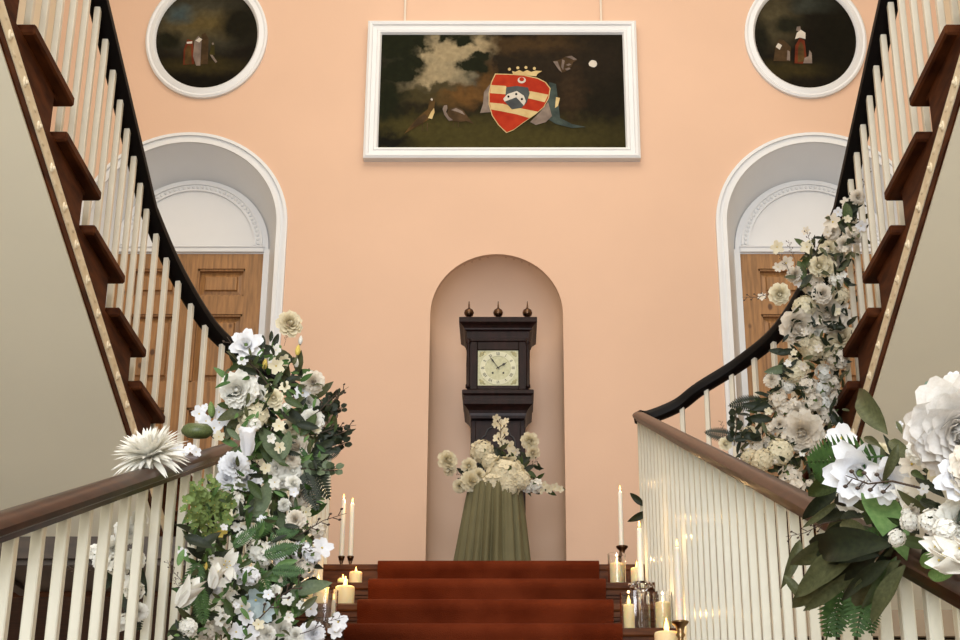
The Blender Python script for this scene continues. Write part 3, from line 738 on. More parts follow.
# ------------------------------------------------------------------ draped pedestal
PXC, PYC = -.022, 7.2
pd = thing('draped_pedestal', (PXC, PYC, ZL), 'flower pedestal draped in pleated olive green cloth before the clock', 'pedestal')
mb = MB(); n = 260; rows = 14; vs = []; fs = []
ph = [random.uniform(0, 2*PI) for _ in range(4)]
for j in range(rows+1):
    t = j/rows; z = 2.238-(2.238-ZL-.004)*t; r = .142+.085*t ** .9
    for k in range(n):
        a = 2*PI*k/n
        f = 2*abs(math.sin(9.5*a+ph[0]+.8*math.sin(3*a)-.5*t)) ** .55-1.3+.25*math.sin(26*a+ph[1]+t)
        rr = r*(1+(.07+.10*t)*f)
        vs.append((PXC-.028*t+rr*math.cos(a), PYC+rr*math.sin(a), z))
for j in range(rows):
    for k in range(n): fs.append((j*n+k, j*n+(k+1) % n, (j+1)*n+(k+1) % n, (j+1)*n+k))
mb.add(vs, fs); mb.build('drape', M['drape'], pd, smooth=True)
MB().lathe([(.02, 0), (.138, 0), (.140, .006), (.138, .012), (.02, .012)], (PXC, PYC, 2.232), 32).build('top', M['drape'], pd)

# ------------------------------------------------------------------ flowers and leaves: one mesh of each kind, copied
rf = random.Random(11)
def newest(mb, name, smooth=True): return mb.mesh(name, None, smooth)
def ring_flower(mb, m, rings, seed=0):
    r_ = random.Random(seed)
    mb.use(m)
    for (n, L, Wd, tilt, curl, cup, r0, z0, tip, ruf) in rings:
        a0 = r_.uniform(0, 6.28)
        for k in range(n):
            mb.petal(L*r_.uniform(.92, 1.06), Wd*r_.uniform(.93, 1.07), tilt+r_.uniform(-.08, .08), a0+2*PI*k/n+r_.uniform(-.12, .12), curl+r_.uniform(-.1, .1), cup, r0, z0, tip, 4, 4, ruf, r_.uniform(0, 6))
def rose_mesh(m, name, seed=0):
    mb = MB()
    rings = [(4, .5, .5, -.34, .2, .6, .24, .22, 'round', 0)]
    for i in range(6): rings.append(((4, 5, 5, 6, 6, 7)[i], .68+.055*i, .62+.085*i, -.12+.21*i, .18+.13*i, .5-.05*i, .17+.02*i, .15-.045*i, 'round', .025))
    ring_flower(mb, m, rings, seed); mb.use(m); mb.sphere((0, 0, .40), .25, 10, (1, 1, 1.25))
    return newest(mb, name)
def peony_mesh(m, name, seed=0):
    mb = MB()
    rings = [(4, .5, .5, -.25, .2, .5, .16, .24, 'round', .06)]
    for i in range(8): rings.append((6+i//2, .6+.06*i, .55+.05*i, -.1+.19*i, .12+.06*i, .5-.03*i, .15, .18-.035*i, 'round', .07))
    ring_flower(mb, m, rings, seed); mb.use(m); mb.sphere((0, 0, .38), .24, 10, (1, 1, 1.2))
    return newest(mb, name)
def carnation_mesh(m, name, seed=0):
    mb = MB()
    rings = []
    for i in range(6): rings.append((7+i//2, .72+.04*i, .5+.03*i, -.15+.27*i, .15+.08*i, .15, .05, .12-.03*i, 'fan', .12))
    ring_flower(mb, m, rings, seed)
    return newest(mb, name)
def blossom_mesh(m, name, n=5, Wd=.85, tilt=1.15, curl=.25, seed=0, tip='round', cup=.12):
    mb = MB(); ring_flower(mb, m, [(n, 1.0, Wd, tilt, curl, cup, .04, 0, tip, .09)], seed)
    mb.use(M['yellow']); mb.sphere((0, 0, .08), .11, 6, (1, 1, .8)); return newest(mb, name)
def magnolia_mesh(m, name):
    mb = MB(); ring_flower(mb, m, [(4, .8, .75, .1, .35, .5, .1, .1, 'round', .07), (5, 1.0, .85, .55, .5, .4, .1, .04, 'round', .08), (6, 1.1, .85, 1.0, .5, .3, .08, 0, 'round', .08)], 9)
    mb.use(M['lime']); mb.sphere((0, 0, .2), .13, 8, (1, 1, 1.6)); return newest(mb, name)
def lily_mesh(m, name, open_=.55, seed=0):
    mb = MB(); ring_flower(mb, m, [(3, 1.35, .72, .12, open_*2.3, .3, .05, 0, 'point', 0), (3, 1.3, .55, .18, open_*2.3, .3, .05, 0, 'point', 0)], seed)
    mb.use(M['cream_petal'])
    for k in range(5):
        a = k*1.256; mb.tube([(0, 0, .1), (.1*math.cos(a), .1*math.sin(a), .6), (.2*math.cos(a), .2*math.sin(a), .85)], .018, 5)
    mb.use(M['yellow'])
    for k in range(5):
        a = k*1.256; mb.sphere((.2*math.cos(a), .2*math.sin(a), .87), .05, 6, (1, 1, .6))
    return newest(mb, name)
def calla_mesh(m, name):
    mb = MB(); ring_flower(mb, m, [(4, 1.5, 1.0, .05, .35, .45, .22, 0, 'fan', .05), (3, 1.35, .8, .02, .2, .45, .12, 0, 'round', .03)], 5); return newest(mb, name)
def dahlia_mesh(m, name):
    mb = MB()
    ring_flower(mb, m, [(14, .4, .15, -.1, .1, .4, .08, .12, 'point', 0), (20, .58, .16, .2, .15, .4, .09, .10, 'point', 0), (26, .75, .17, .5, .15, .4, .1, .07, 'point', 0), (30, .9, .17, .78, .2, .4, .1, .04, 'point', 0), (34, 1.0, .17, 1.05, .3, .4, .1, .0, 'point', 0), (34, 1.05, .17, 1.3, .45, .4, .1, -.04, 'point', 0), (34, 1.0, .17, 1.55, .7, .4, .1, -.08, 'point', 0)], 3)
    return newest(mb, name)
def cluster_mesh(m, name, n=34, pn=4, fl=.30, flat=.75, seed=0, half=True, core='lime'):
    r_ = random.Random(seed); mb = MB()
    for i in range(n):
        z = 1-(i+.5)/n*(1.25 if half else 2); a = i*2.39996; rr = math.sqrt(max(0, 1-z*z))
        d = V((rr*math.cos(a), rr*math.sin(a), z)); st = len(mb.v)
        mb.use(m)
        for k in range(pn): mb.petal(1, .95, 1.15+r_.uniform(-.2, .2), 2*PI*k/pn+.1, .3, .1, .05, 0, 'round', 2, 2)
        R = d.to_track_quat('Z', 'Y').to_matrix().to_4x4()
        k = fl*r_.uniform(.85, 1.15); pos = V((d.x, d.y, d.z*flat))*r_.uniform(.78, .95)
        mb.xf(Matrix.Translation(pos) @ R @ Matrix.Rotation(r_.uniform(0, 6), 4, 'Z') @ Matrix.Scale(k, 4), st)
    mb.use(M[core]); mb.sphere((0, 0, 0), .62 if core == 'lime' else .3, 8, (1, 1, flat))
    return newest(mb, name)
def spray_mesh(m, name, n=9, seed=0, L=2.2):
    "spike of small blossoms on a green stem, along +y"
    r_ = random.Random(seed); mb = MB(); mb.use(M['leaf']); mb.tube([(0, 0, 0), (.05, L*.5, .06), (0, L, .0)], .035, 5)
    for i in range(n):
        t = .2+.8*i/(n-1); st = len(mb.v); mb.use(m); k = .42*(1.15-.6*t)
        for q in range(5): mb.petal(1, .8, 1.1, 2*PI*q/5, .3, .1, .05, 0, 'round', 2, 2)
        d = V((math.cos(i*2.4)*.7, .35, abs(math.sin(i*2.4))*.8+.3)).normalized()
        mb.xf(Matrix.Translation(V((0, L*t, 0))+d*.25) @ d.to_track_quat('Z', 'Y').to_matrix().to_4x4() @ Matrix.Scale(k, 4), st)
    return newest(mb, name)
def leaf_mesh(m, name, wd=.34, curl=.5, fold=.18, nv=8, twist=0):
    "blade along +y, length 1, normal +z"
    mb = MB(); mb.use(m); vs = []; fs = []; y = z = 0
    for i in range(nv+1):
        t = i/nv; a = -curl*.4+curl*t
        if i: y += math.cos(a)/nv; z -= math.sin(a)/nv
        w = wd/2*(math.sin(PI*min(1, t*.96+.03)) ** .75)*(1.15-.3*t) if 0 < i < nv else (.012 if i == 0 else .004)
        tw = twist*t
        for q in (-1, -.5, 0, .5, 1):
            vs.append((q*w*math.cos(tw), y, z+abs(q)*w*fold*2+q*w*math.sin(tw)+.012*math.sin(t*14+q)))
    for i in range(nv):
        for q in range(4): fs.append((i*5+q, i*5+q+1, i*5+q+6, i*5+q+5))
    mb.add(vs, fs); return newest(mb, name)
def fern_mesh(name, n=15, m=None):
    mb = MB(); mb.use(m or M['fern']); mb.tube([(0, 0, 0), (0, .5, .05), (0, 1, 0)], .010, 4)
    for i in range(n):
        t = .08+.9*i/n; L = .26*math.sin(PI*min(1, .18+.8*t))
        for s in (-1, 1):
            st = len(mb.v); mb.petal(L, .055, PI/2-.1, 0, .25, .1, 0, 0, 'point', 2, 3)
            mb.xf(Matrix.Translation((0, t, .05*math.sin(PI*t))) @ Matrix.Rotation(PI/2-s*(PI/2-.5), 4, 'Z'), st)
    return newest(mb, name)
def euc_mesh(name, m):
    mb = MB(); mb.use(M['twig']); mb.tube([(0, 0, 0), (.04, .5, .04), (0, 1, 0)], .012, 4); mb.use(m)
    for i in range(8):
        t = .12+.86*i/8
        for s in (-1, 1):
            st = len(mb.v); mb.petal(.2, .2, PI/2-.3, 0, .3, .1, .03, 0, 'round', 4, 4)
            mb.xf(Matrix.Translation((0, t, .03)) @ Matrix.Rotation(i*.8, 4, 'Y') @ Matrix.Rotation(PI/2-s*1.0, 4, 'Z'), st)
    return newest(mb, name)
def bud_mesh(m, name):
    mb = MB(); mb.use(m); mb.lathe([(.02, 0), (.16, .15), (.23, .4), (.20, .65), (.10, .9), (.01, 1)], n=10)
    mb.use(M['leafolive'])
    for k in range(4): mb.petal(.5, .22, .5, k*PI/2, -.6, .3, .05, -.02, 'point', 2, 4)
    return newest(mb, name)
def twig_mesh(name):
    mb = MB(); mb.use(M['twig']); mb.tube([(0, 0, 0), (.03, .3, .04), (-.02, .65, .02), (.02, 1, 0)], .010, 5, scale=[1, .9, .7, .4])
    for i in range(7):
        t = .35+.62*i/7; s = 1 if i % 2 else -1
        mb.tube([(0, t, .02), (s*.06, t+.07, .03)], .007, 4); mb.sphere((s*.065, t+.08, .03), .018, 6, (1, 1.5, 1))
    return newest(mb, name)
def pod_mesh(name):
    mb = MB(); mb.use(M['pod']); mb.lathe([(.1, 0), (.6, .06), (.95, .3), (1.0, .5), (.85, .75), (.62, .9), (.55, .92), (.3, .86), (.02, .84)], n=22)
    for k in range(12):
        mb.petal(.98, .42, 1.35, k*PI/6, -1.3, .3, .1, 0, 'round', 2, 4)
    return newest(mb, name)
K = {}
def kind(key, name, me): K[key] = (name, me)
kind('rose', 'rose', rose_mesh(M['petal'], 'rose', 1)); kind('rosec', 'rose', rose_mesh(M['cream_petal'], 'cream_rose', 2)); kind('roseb', 'rose', rose_mesh(M['beige_petal'], 'beige_rose', 3)); kind('rosebl', 'rose', rose_mesh(M['blush_petal'], 'blush_rose', 4))
kind('peony', 'peony', peony_mesh(M['petal'], 'peony', 4)); kind('peonybl', 'peony', peony_mesh(M['blush_petal'], 'blush_peony', 6)); kind('peonyr', 'peony', peony_mesh(M['ruffle_petal'], 'ruffled_peony', 13))
kind('carn', 'carnation', carnation_mesh(M['ice_petal'], 'carnation', 5)); kind('carnc', 'carnation', carnation_mesh(M['petal'], 'white_carnation', 6)); kind('carncr', 'carnation', carnation_mesh(M['cream_petal'], 'cream_carnation', 9)); kind('carnb', 'carnation', carnation_mesh(M['blush_petal'], 'blush_carnation', 7))
kind('blos', 'blossom', blossom_mesh(M['petal'], 'blossom')); kind('blosi', 'blossom', blossom_mesh(M['ice_petal'], 'ice_blossom')); kind('blosc', 'blossom', blossom_mesh(M['cream_petal'], 'cream_blossom', 5, .8)); kind('blosl', 'viburnum_floret', blossom_mesh(M['lime'], 'lime_floret', 5, .9, 1.0, .3, 12)); kind('blosb', 'blossom', blossom_mesh(M['blush_petal'], 'blush_blossom', 6, .7))
kind('orchid', 'orchid', blossom_mesh(M['blue_petal'], 'orchid', 5, .95, 1.2, .1, 2)); kind('orchidy', 'orchid', blossom_mesh(M['yellow'], 'yellow_orchid', 5, .8)); kind('cosmos', 'cosmos', blossom_mesh(M['ice_petal'], 'cosmos', 4, 1.0, .95, .2, 8))
kind('magnolia', 'magnolia', magnolia_mesh(M['ice_petal'], 'magnolia'))
kind('lily', 'lily', lily_mesh(M['petal'], 'lily')); kind('lilybud', 'lily', lily_mesh(M['petal'], 'half_open_lily', .08, 2)); kind('lilyc', 'lily', lily_mesh(M['cream_petal'], 'cream_lily', .6, 3)); kind('iris', 'iris', carnation_mesh(M['ice_petal'], 'iris', 15))
kind('calla', 'calla', calla_mesh(M['ice_petal'], 'calla')); kind('dahlia', 'dahlia', dahlia_mesh(M['petal'], 'dahlia'))
kind('hyd', 'hydrangea', cluster_mesh(M['cream_petal'], 'hydrangea', 44)); kind('hydw', 'hydrangea', cluster_mesh(M['petal'], 'white_hydrangea', 40, seed=2)); kind('hydb', 'hydrangea', cluster_mesh(M['beige_petal'], 'beige_hydrangea', 40, seed=3))
kind('vib', 'viburnum', cluster_mesh(M['lime'], 'viburnum', 46, 5, .26, .85, 4)); kind('phlox', 'phlox', cluster_mesh(M['petal'], 'phlox', 13, 5, .5, .6, 5)); kind('phloxi', 'phlox', cluster_mesh(M['ice_petal'], 'ice_phlox', 12, 5, .52, .6, 6)); kind('phloxb', 'phlox', cluster_mesh(M['blush_petal'], 'blush_phlox', 13, 5, .5, .6, 8))
kind('gyp', 'gypsophila', cluster_mesh(M['petal'], 'gypsophila', 34, 5, .30, .9, 7, core='leafgrey')); kind('yelb', 'flower_bud', bud_mesh(M['yellow'], 'yellow_bud')); kind('bud', 'flower_bud', bud_mesh(M['petal'], 'white_bud')); kind('limebud', 'tulip', bud_mesh(M['lime'], 'lime_tulip'))
kind('stock', 'stock_spike', spray_mesh(M['petal'], 'stock_spike', 12)); kind('snap', 'stock_spike', spray_mesh(M['cream_petal'], 'cream_spike', 12, 3))
kind('twig', 'twig', twig_mesh('twig')); kind('fernf', 'fern_frond', fern_mesh('fern_frond')); kind('fernd', 'fern_frond', fern_mesh('dark_fern_frond', 15, M['leafdark'])); kind('euc', 'eucalyptus_sprig', euc_mesh('eucalyptus_sprig', M['leafgrey'])); kind('eucd', 'eucalyptus_sprig', euc_mesh('dark_eucalyptus_sprig', M['leafdark']))
for key, m in (('leaf', 'leaf'), ('leafg', 'leafgrey'), ('leafd', 'leafdark'), ('leafo', 'leafolive'), ('leafl', 'leaflime'), ('leafm', 'leafmint')):
    kind(key, 'leaf', leaf_mesh(M[m], key+'_blade')); kind(key+'w', 'leaf', leaf_mesh(M[m], key+'_broad', .34, .9, .2, twist=.6)); kind(key+'n', 'leaf', leaf_mesh(M[m], key+'_narrow', .2, .7, .2, twist=-.5))
kind('pod', 'seed_pod', pod_mesh('seed_pod'))
CAMP = V((CAMX, 0, 0))
def place(par, key, p, q, sc):
    name, me = K[key]
    o = bpy.data.objects.new(name, me); COL.objects.link(o)
    if par is not None: o.parent = par; o.matrix_parent_inverse = world_inv(par)
    o.rotation_mode = 'QUATERNION'; o.location = p; o.rotation_quaternion = q
    o.scale = sc if hasattr(sc, '__len__') else (sc, sc, sc); return o
def flower(par, key, u, v, y, px, face=None, spread=.45, flat=1):
    "flower head of px photo pixels across; face: direction its heart looks"
    p = at(u, v, y); d = (CAMP-p).normalized()
    if face is None: d = (d+V((rf.uniform(-1, 1)*spread, rf.uniform(-.3, .3)*spread, rf.uniform(-.5, 1)*spread))).normalized()
    else: d = (d*face[3]+V(face[:3])).normalized() if len(face) == 4 else V(face).normalized()
    q = d.to_track_quat('Z', 'Y') @ Quaternion((0, 0, 1), rf.uniform(0, 6.28))
    s = px/1384*depth(p)/2.0
    return place(par, key, p, q, (s, s, s*flat))
def blade(par, key, u0, v0, u1, v1, y0, y1=None, wd=1, lift=.5):
    "leaf, frond or twig from base (u0, v0) to tip (u1, v1)"
    a = at(u0, v0, y0); b = at(u1, v1, y0 if y1 is None else y1)
    t = (b-a); L = t.length; t.normalize(); n = (CAMP-a).normalized()+V((rf.uniform(-.4, .4), 0, rf.uniform(-.2, .6)*lift))
    x = t.cross(n).normalized(); n = x.cross(t).normalized()
    R = Matrix((x, t, n)).transposed().to_quaternion()
    return place(par, key, a, R, (L*wd, L, L))
def inside(u, v, poly):
    c = False; n = len(poly)
    for i in range(n):
        (x1, y1), (x2, y2) = poly[i], poly[(i+1) % n]
        if (y1 > v) != (y2 > v) and u < (x2-x1)*(v-y1)/(y2-y1)+x1: c = not c
    return c
def scatter(poly, n, mind, taken=None):
    us = [p[0] for p in poly]; vs_ = [p[1] for p in poly]; out = [] if taken is None else taken; res = []
    for _ in range(n*40):
        if len(res) >= n: break
        u, v = rf.uniform(min(us), max(us)), rf.uniform(min(vs_), max(vs_))
        if inside(u, v, poly) and all((u-a)**2+(v-b)**2 > mind*mind for a, b in out): out.append((u, v)); res.append((u, v))
    return res
def foliage(par, poly, n, yfun, keys, px, dy=(.02, .12)):
    "deep uncountable greenery between the flowers: one mesh"
    mb = MB()
    for (u, v) in scatter(poly, n, 2):
        y = yfun(u, v)+rf.uniform(*dy); p = at(u, v, y); L = px*rf.uniform(.6, 1.3)/1384*depth(p)
        mb.use(M[rf.choice(keys)]); st = len(mb.v)
        mb.petal(1, .34, .9, 0, .5, .15, 0, 0, 'point', 2, 4)
        d = ((CAMP-p).normalized()+V((rf.uniform(-1, 1), rf.uniform(-.5, .5), rf.uniform(-.7, 1)))*.9).normalized()
        mb.xf(Matrix.Translation(p) @ (d.to_track_quat('Z', 'Y') @ Quaternion((0, 0, 1), rf.uniform(0, 6.28))).to_matrix().to_4x4() @ Matrix.Scale(L, 4), st)
    o = mb.build('foliage', None, par); o['kind'] = 'stuff'; return o

# --- arrangement on the pedestal in front of the clock
y0 = 7.13
ar = thing('flower_arrangement', at(497, 488, 7.2), 'cream hydrangea and rose arrangement on the green draped pedestal', 'flowers')
for key, u, v, px, dy in [('hyd', 505, 477, 42, 0), ('hyd', 482, 452, 25, .02), ('hyd', 490, 462, 18, .0), ('hyd', 520, 480, 22, -.02), ('rosec', 447, 461, 19, 0), ('roseb', 450, 470, 11, .02), ('rosec', 530, 441, 16, .04), ('roseb', 533, 453, 12, .04), ('rosec', 469, 466, 14, 0), ('carncr', 470, 482, 24, -.01), ('carncr', 460, 486, 16, 0), ('carncr', 478, 476, 18, 0), ('blosc', 496, 418, 9, .05), ('blosc', 501, 426, 13, .05), ('blosc', 504, 433, 12, .05), ('blosc', 498, 438, 11, .05), ('blosc', 510, 446, 13, .04), ('blosc', 502, 443, 10, .03), ('blosc', 512, 456, 11, .03), ('blosb', 516, 452, 9, .04), ('blosc', 495, 424, 8, .05), ('blosc', 506, 421, 7, .05), ('hyd', 492, 484, 24, -.03), ('hyd', 508, 487, 24, -.03), ('phlox', 536, 486, 14, 0), ('phlox', 527, 487, 12, 0), ('blosc', 544, 485, 9, 0), ('blosc', 549, 489, 9, 0), ('blosc', 555, 487, 9, 0), ('blosc', 560, 489, 8, 0), ('blosc', 541, 490, 9, 0)]:
    flower(ar, key, u, v, y0+dy, px)
for k, a in [('leafd', (497, 462, 499, 444)), ('leafd', (505, 462, 492, 446)), ('leafd', (523, 472, 536, 464)), ('leafd', (520, 466, 531, 456)), ('leaf', (526, 470, 537, 478)), ('leafd', (505, 465, 514, 452)), ('leafd', (487, 470, 478, 463)), ('leafd', (470, 476, 456, 468)), ('leafd', (468, 484, 457, 478)), ('twig', (520, 480, 538, 458)), ('twig', (470, 482, 450, 468)), ('leafo', (552, 488, 566, 489)), ('twig', (503, 470, 500, 420)), ('leafd', (518, 484, 524, 476))]:
    blade(ar, k, *a, y0+.03)
foliage(ar, [(455, 488), (470, 465), (495, 450), (520, 450), (540, 470), (545, 490), (500, 494)], 70, lambda u, v: y0, ['leafdark', 'leaf', 'leafolive'], 12, (.02, .08))

# --- big cascade on the left lower rail
def yc_(u, v):
    y = 3.25+.25*(u-200)/150-.10*max(0, (v-480)/160)
    if v > 455: y = min(y, .735*.965*1384/(PX-min(u, 330))-.10)     # in front of the rail's own plane
    return y
ca = thing('flower_cascade', at(262, 470, 3.3), 'tall cascade of white flowers and greenery tied to the end of the left lower rail', 'flowers')
LST = [('roseb', 289, 324, 23), ('magnolia', 246, 346, 30), ('blos', 276, 350, 12), ('blosc', 276, 366, 17), ('blosc', 284, 360, 13), ('peony', 239, 390, 34), ('carnc', 256, 396, 26), ('carnb', 313, 382, 25), ('blosi', 303, 393, 18), ('carnc', 309, 402, 22), ('blosc', 285, 387, 12), ('rosec', 274, 398, 16), ('blosc', 277, 404, 15),
 ('hyd', 254, 416, 32), ('rosec', 292, 428, 18), ('rose', 312, 421, 22), ('rosec', 303, 434, 12), ('blosc', 279, 426, 14), ('carnb', 299, 448, 28), ('carnb', 292, 460, 20), ('rose', 292, 470, 17), ('rose', 276, 468, 16), ('rose', 283, 483, 16), ('rose', 293, 484, 15), ('iris', 234, 466, 32), ('iris', 226, 480, 22), ('iris', 247, 480, 24), ('phloxb', 308, 490, 20), ('phloxb', 300, 500, 18), ('blosc', 316, 482, 12),
 ('vib', 199, 496, 20), ('vib', 215, 504, 20), ('vib', 200, 518, 18), ('phlox', 236, 500, 16), ('phlox', 240, 512, 16), ('orchidy', 220, 532, 14), ('blos', 236, 527, 10), ('blos', 247, 532, 17), ('rose', 243, 538, 12), ('phlox', 258, 551, 22), ('phlox', 264, 558, 16), ('phloxi', 281, 560, 16), ('blos', 272, 546, 10),
 ('lily', 224, 566, 34), ('lily', 218, 580, 26), ('phloxi', 238, 574, 20), ('phloxi', 250, 576, 18), ('phlox', 262, 568, 12), ('iris', 212, 590, 20), ('rose', 274, 591, 12), ('orchid', 256, 600, 26), ('orchid', 250, 612, 24), ('orchid', 264, 612, 22), ('blos', 242, 606, 18), ('blosi', 246, 618, 16), ('rose', 273, 617, 14), ('phlox', 214, 616, 22), ('phlox', 221, 624, 20), ('hydw', 188, 628, 20), ('phlox', 206, 632, 18), ('carnc', 280, 630, 28), ('carnc', 266, 634, 22), ('carnc', 296, 636, 20), ('iris', 312, 634, 28), ('blosi', 338, 622, 20), ('blosi', 335, 632, 16), ('blosi', 311, 609, 17), ('phloxi', 303, 552, 22), ('phloxi', 312, 556, 16), ('blosi', 322, 548, 22), ('phloxb', 305, 568, 20), ('carnb', 296, 520, 22), ('blosc', 306, 512, 14), ('phloxb', 318, 530, 16), ('blosi', 262, 520, 10), ('rose', 284, 505, 12), ('blosi', 196, 540, 10), ('blosi', 183, 552, 10), ('phlox', 230, 598, 18), ('blos', 288, 600, 14), ('blosb', 284, 578, 14), ('blos', 200, 604, 14), ('blosi', 236, 632, 18), ('blosi', 250, 634, 18)]
for key, u, v, px in LST: flower(ca, key, u, v, yc_(u, v)+rf.uniform(-.05, .03), px)
for u, v in scatter([(188, 486), (212, 478), (232, 495), (232, 524), (205, 536), (184, 520)], 48, 5): flower(ca, 'blosl', u, v, yc_(u, v)-rf.uniform(.02, .06), rf.uniform(8, 12), None, .9)
for u, v in scatter([(240, 345), (290, 350), (320, 395), (320, 450), (300, 520), (318, 560), (300, 640), (190, 640), (195, 540), (235, 500), (240, 420)], 22, 12): flower(ca, rf.choice(['blos', 'blosi', 'blosi', 'phlox', 'blosc']), u, v, yc_(u, v)-.05, rf.uniform(7, 13))
flower(ca, 'calla', 247, 455, 3.16, 36, (0.05, -.35, 1, .2), flat=1.0)
flower(ca, 'lilybud', 178, 606, 2.93, 54, (.62, -.25, .8)); flower(ca, 'lilybud', 212, 588, 2.98, 40, (.3, -.4, .85))
for u, v, px in ((264, 366, 12), (297, 352, 12), (277, 404, 10), (205, 567, 9)): flower(ca, 'yelb', u, v+4, yc_(u, v), px*2, (.1, -.1, 1))
for u, v in ((300, 345), (243, 573), (296, 368)): flower(ca, 'bud', u, v, yc_(u, v), 20, (.1, -.2, 1))
for k, *a in [('leafd', 262, 350, 263, 334), ('leafd', 272, 348, 279, 333), ('leafdw', 284, 382, 304, 376), ('leafdw', 258, 374, 238, 366), ('leafd', 275, 352, 262, 344), ('leafd', 270, 342, 272, 330), ('leaf', 284, 398, 304, 408), ('leafow', 262, 404, 232, 412), ('leafo', 250, 408, 216, 420),
 ('leafgw', 284, 466, 258, 424), ('leafgw', 282, 460, 290, 428), ('leafw', 282, 470, 256, 432), ('leafdw', 280, 408, 312, 432), ('leafd', 296, 424, 320, 428), ('leafgw', 250, 522, 272, 478), ('leafgw', 306, 540, 268, 508), ('leafg', 250, 516, 266, 512), ('leafdw', 184, 536, 214, 548), ('leafdw', 196, 552, 222, 530), ('leaf', 214, 545, 200, 570), ('leafdw', 206, 578, 200, 620), ('leafdw', 216, 570, 228, 548), ('leafgw', 268, 592, 236, 584), ('leafgw', 290, 592, 334, 582), ('leafg', 286, 602, 304, 586), ('leafdw', 190, 640, 166, 630), ('leafl', 188, 562, 178, 545), ('leafl', 178, 566, 184, 548), ('leafgw', 300, 470, 330, 452), ('leafd', 306, 462, 336, 438), ('leafd', 300, 480, 336, 466), ('leafw', 262, 500, 246, 478), ('leafw', 300, 436, 318, 412), ('leafd', 318, 440, 340, 424), ('leafg', 240, 440, 226, 428),
 ('leafgw', 258, 616, 272, 596), ('leafw', 232, 620, 224, 596), ('leafd', 250, 636, 230, 616), ('leafl', 276, 566, 298, 560), ('leafl', 262, 572, 286, 582), ('leaf', 268, 554, 248, 562), ('leafw', 290, 520, 312, 530), ('leaflw', 230, 502, 210, 512),
 ('fernf', 246, 540, 278, 516), ('fernf', 262, 556, 300, 546), ('fernf', 268, 538, 300, 530), ('fernd', 306, 452, 330, 500), ('fernd', 312, 446, 326, 484), ('fernd', 304, 470, 318, 512), ('fernd', 316, 460, 340, 452), ('fernf', 200, 560, 184, 612), ('fernf', 196, 580, 204, 626), ('fernf', 270, 570, 306, 572), ('fernf', 258, 566, 270, 600), ('fernf', 232, 548, 256, 528), ('fernf', 276, 586, 300, 570),
 ('eucd', 316, 440, 350, 430), ('eucd', 312, 452, 350, 442), ('eucd', 310, 424, 342, 392), ('eucd', 316, 412, 346, 408), ('euc', 300, 468, 342, 470), ('twig', 306, 420, 348, 386), ('twig', 300, 436, 356, 424), ('twig', 270, 388, 226, 338), ('twig', 282, 540, 346, 512), ('twig', 240, 632, 306, 578), ('twig', 300, 634, 344, 616), ('twig', 262, 560, 316, 546), ('twig', 262, 480, 250, 446), ('twig', 240, 490, 236, 462), ('twig', 284, 346, 288, 328), ('twig', 186, 590, 166, 560), ('twig', 190, 600, 172, 578), ('leafd', 262, 360, 246, 356), ('leafo', 300, 610, 318, 596)]:
    y = yc_(a[0], a[1])+rf.uniform(-.05, .02); blade(ca, k, *a, y)
CAP = [(236, 352), (262, 338), (285, 346), (300, 372), (318, 392), (336, 408), (338, 440), (326, 470), (318, 500), (312, 530), (316, 560), (304, 590), (312, 640), (170, 640), (184, 600), (190, 560), (190, 520), (196, 490), (230, 480), (236, 440), (232, 400), (226, 376)]
foliage(ca, CAP, 520, yc_, ['leaf', 'leafdark', 'fern', 'leafolive', 'leaflime', 'leafdark'], 22, (.03, .16))
foliage(ca, CAP, 330, yc_, ['fern', 'leaflime', 'leaf', 'leafolive', 'leafdark'], 13, (-.07, .02))
# --- loose pieces lying on the left rail
dh = flower(None, 'dahlia', 150, 456, 2.86, 70, (-.30, -.75, .9)); tag(dh, 'large white spiky dahlia lying on the left lower handrail', 'flower')
pod = flower(None, 'pod', 197, 439, 3.32, 32, (.03, -.30, 1), flat=1.05); tag(pod, 'round green seed pod resting on the left handrail by the cascade', 'seed pod')
sp_ = thing('orchid_spray', at(208, 425, 3.4), 'small white orchid spray with a green tulip, between pod and cascade', 'flowers')
for key, u, v, px in [('blosi', 199, 414, 17), ('blosi', 206, 421, 14), ('blosi', 219, 412, 15), ('blosi', 214, 428, 17), ('blosc', 219, 437, 13), ('blosi', 224, 420, 14), ('blosi', 205, 408, 9)]: flower(sp_, key, u, v, 3.4, px)
flower(sp_, 'limebud', 212, 418, 3.38, 34, (-.1, -.2, 1)); blade(sp_, 'leafd', 216, 440, 208, 420, 3.42); blade(sp_, 'leafo', 226, 440, 238, 414, 3.4); blade(sp_, 'leafd', 230, 440, 226, 418, 3.42)
sp2 = thing('blossom_sprig', at(180, 450, 3.2), 'low sprig of small white blossoms on the rail beside the dahlia', 'flowers')
for u, v, px in [(172, 452, 12), (178, 449, 13), (184, 454, 11), (190, 449, 12), (176, 456, 10), (196, 452, 11), (168, 446, 10)]: flower(sp2, 'blosi', u, v, 3.2, px)
blade(sp2, 'leaf', 180, 456, 196, 462, 3.22); blade(sp2, 'leafd', 174, 456, 160, 462, 3.22)
bk = thing('flower_bunch', at(115, 545, 2.75), 'bunch of white flowers glimpsed behind the left lower balusters', 'flowers')
for key, u, v, px in [('carnc', 112, 548, 26), ('carnc', 100, 562, 18), ('peony', 126, 532, 22), ('phlox', 118, 565, 22), ('phlox', 96, 552, 16), ('carnc', 134, 560, 24), ('rose', 138, 520, 18), ('phlox', 134, 590, 20), ('blos', 124, 580, 14), ('carnc', 140, 612, 20), ('phlox', 122, 622, 18)]: flower(bk, key, u, v, 2.85, px)
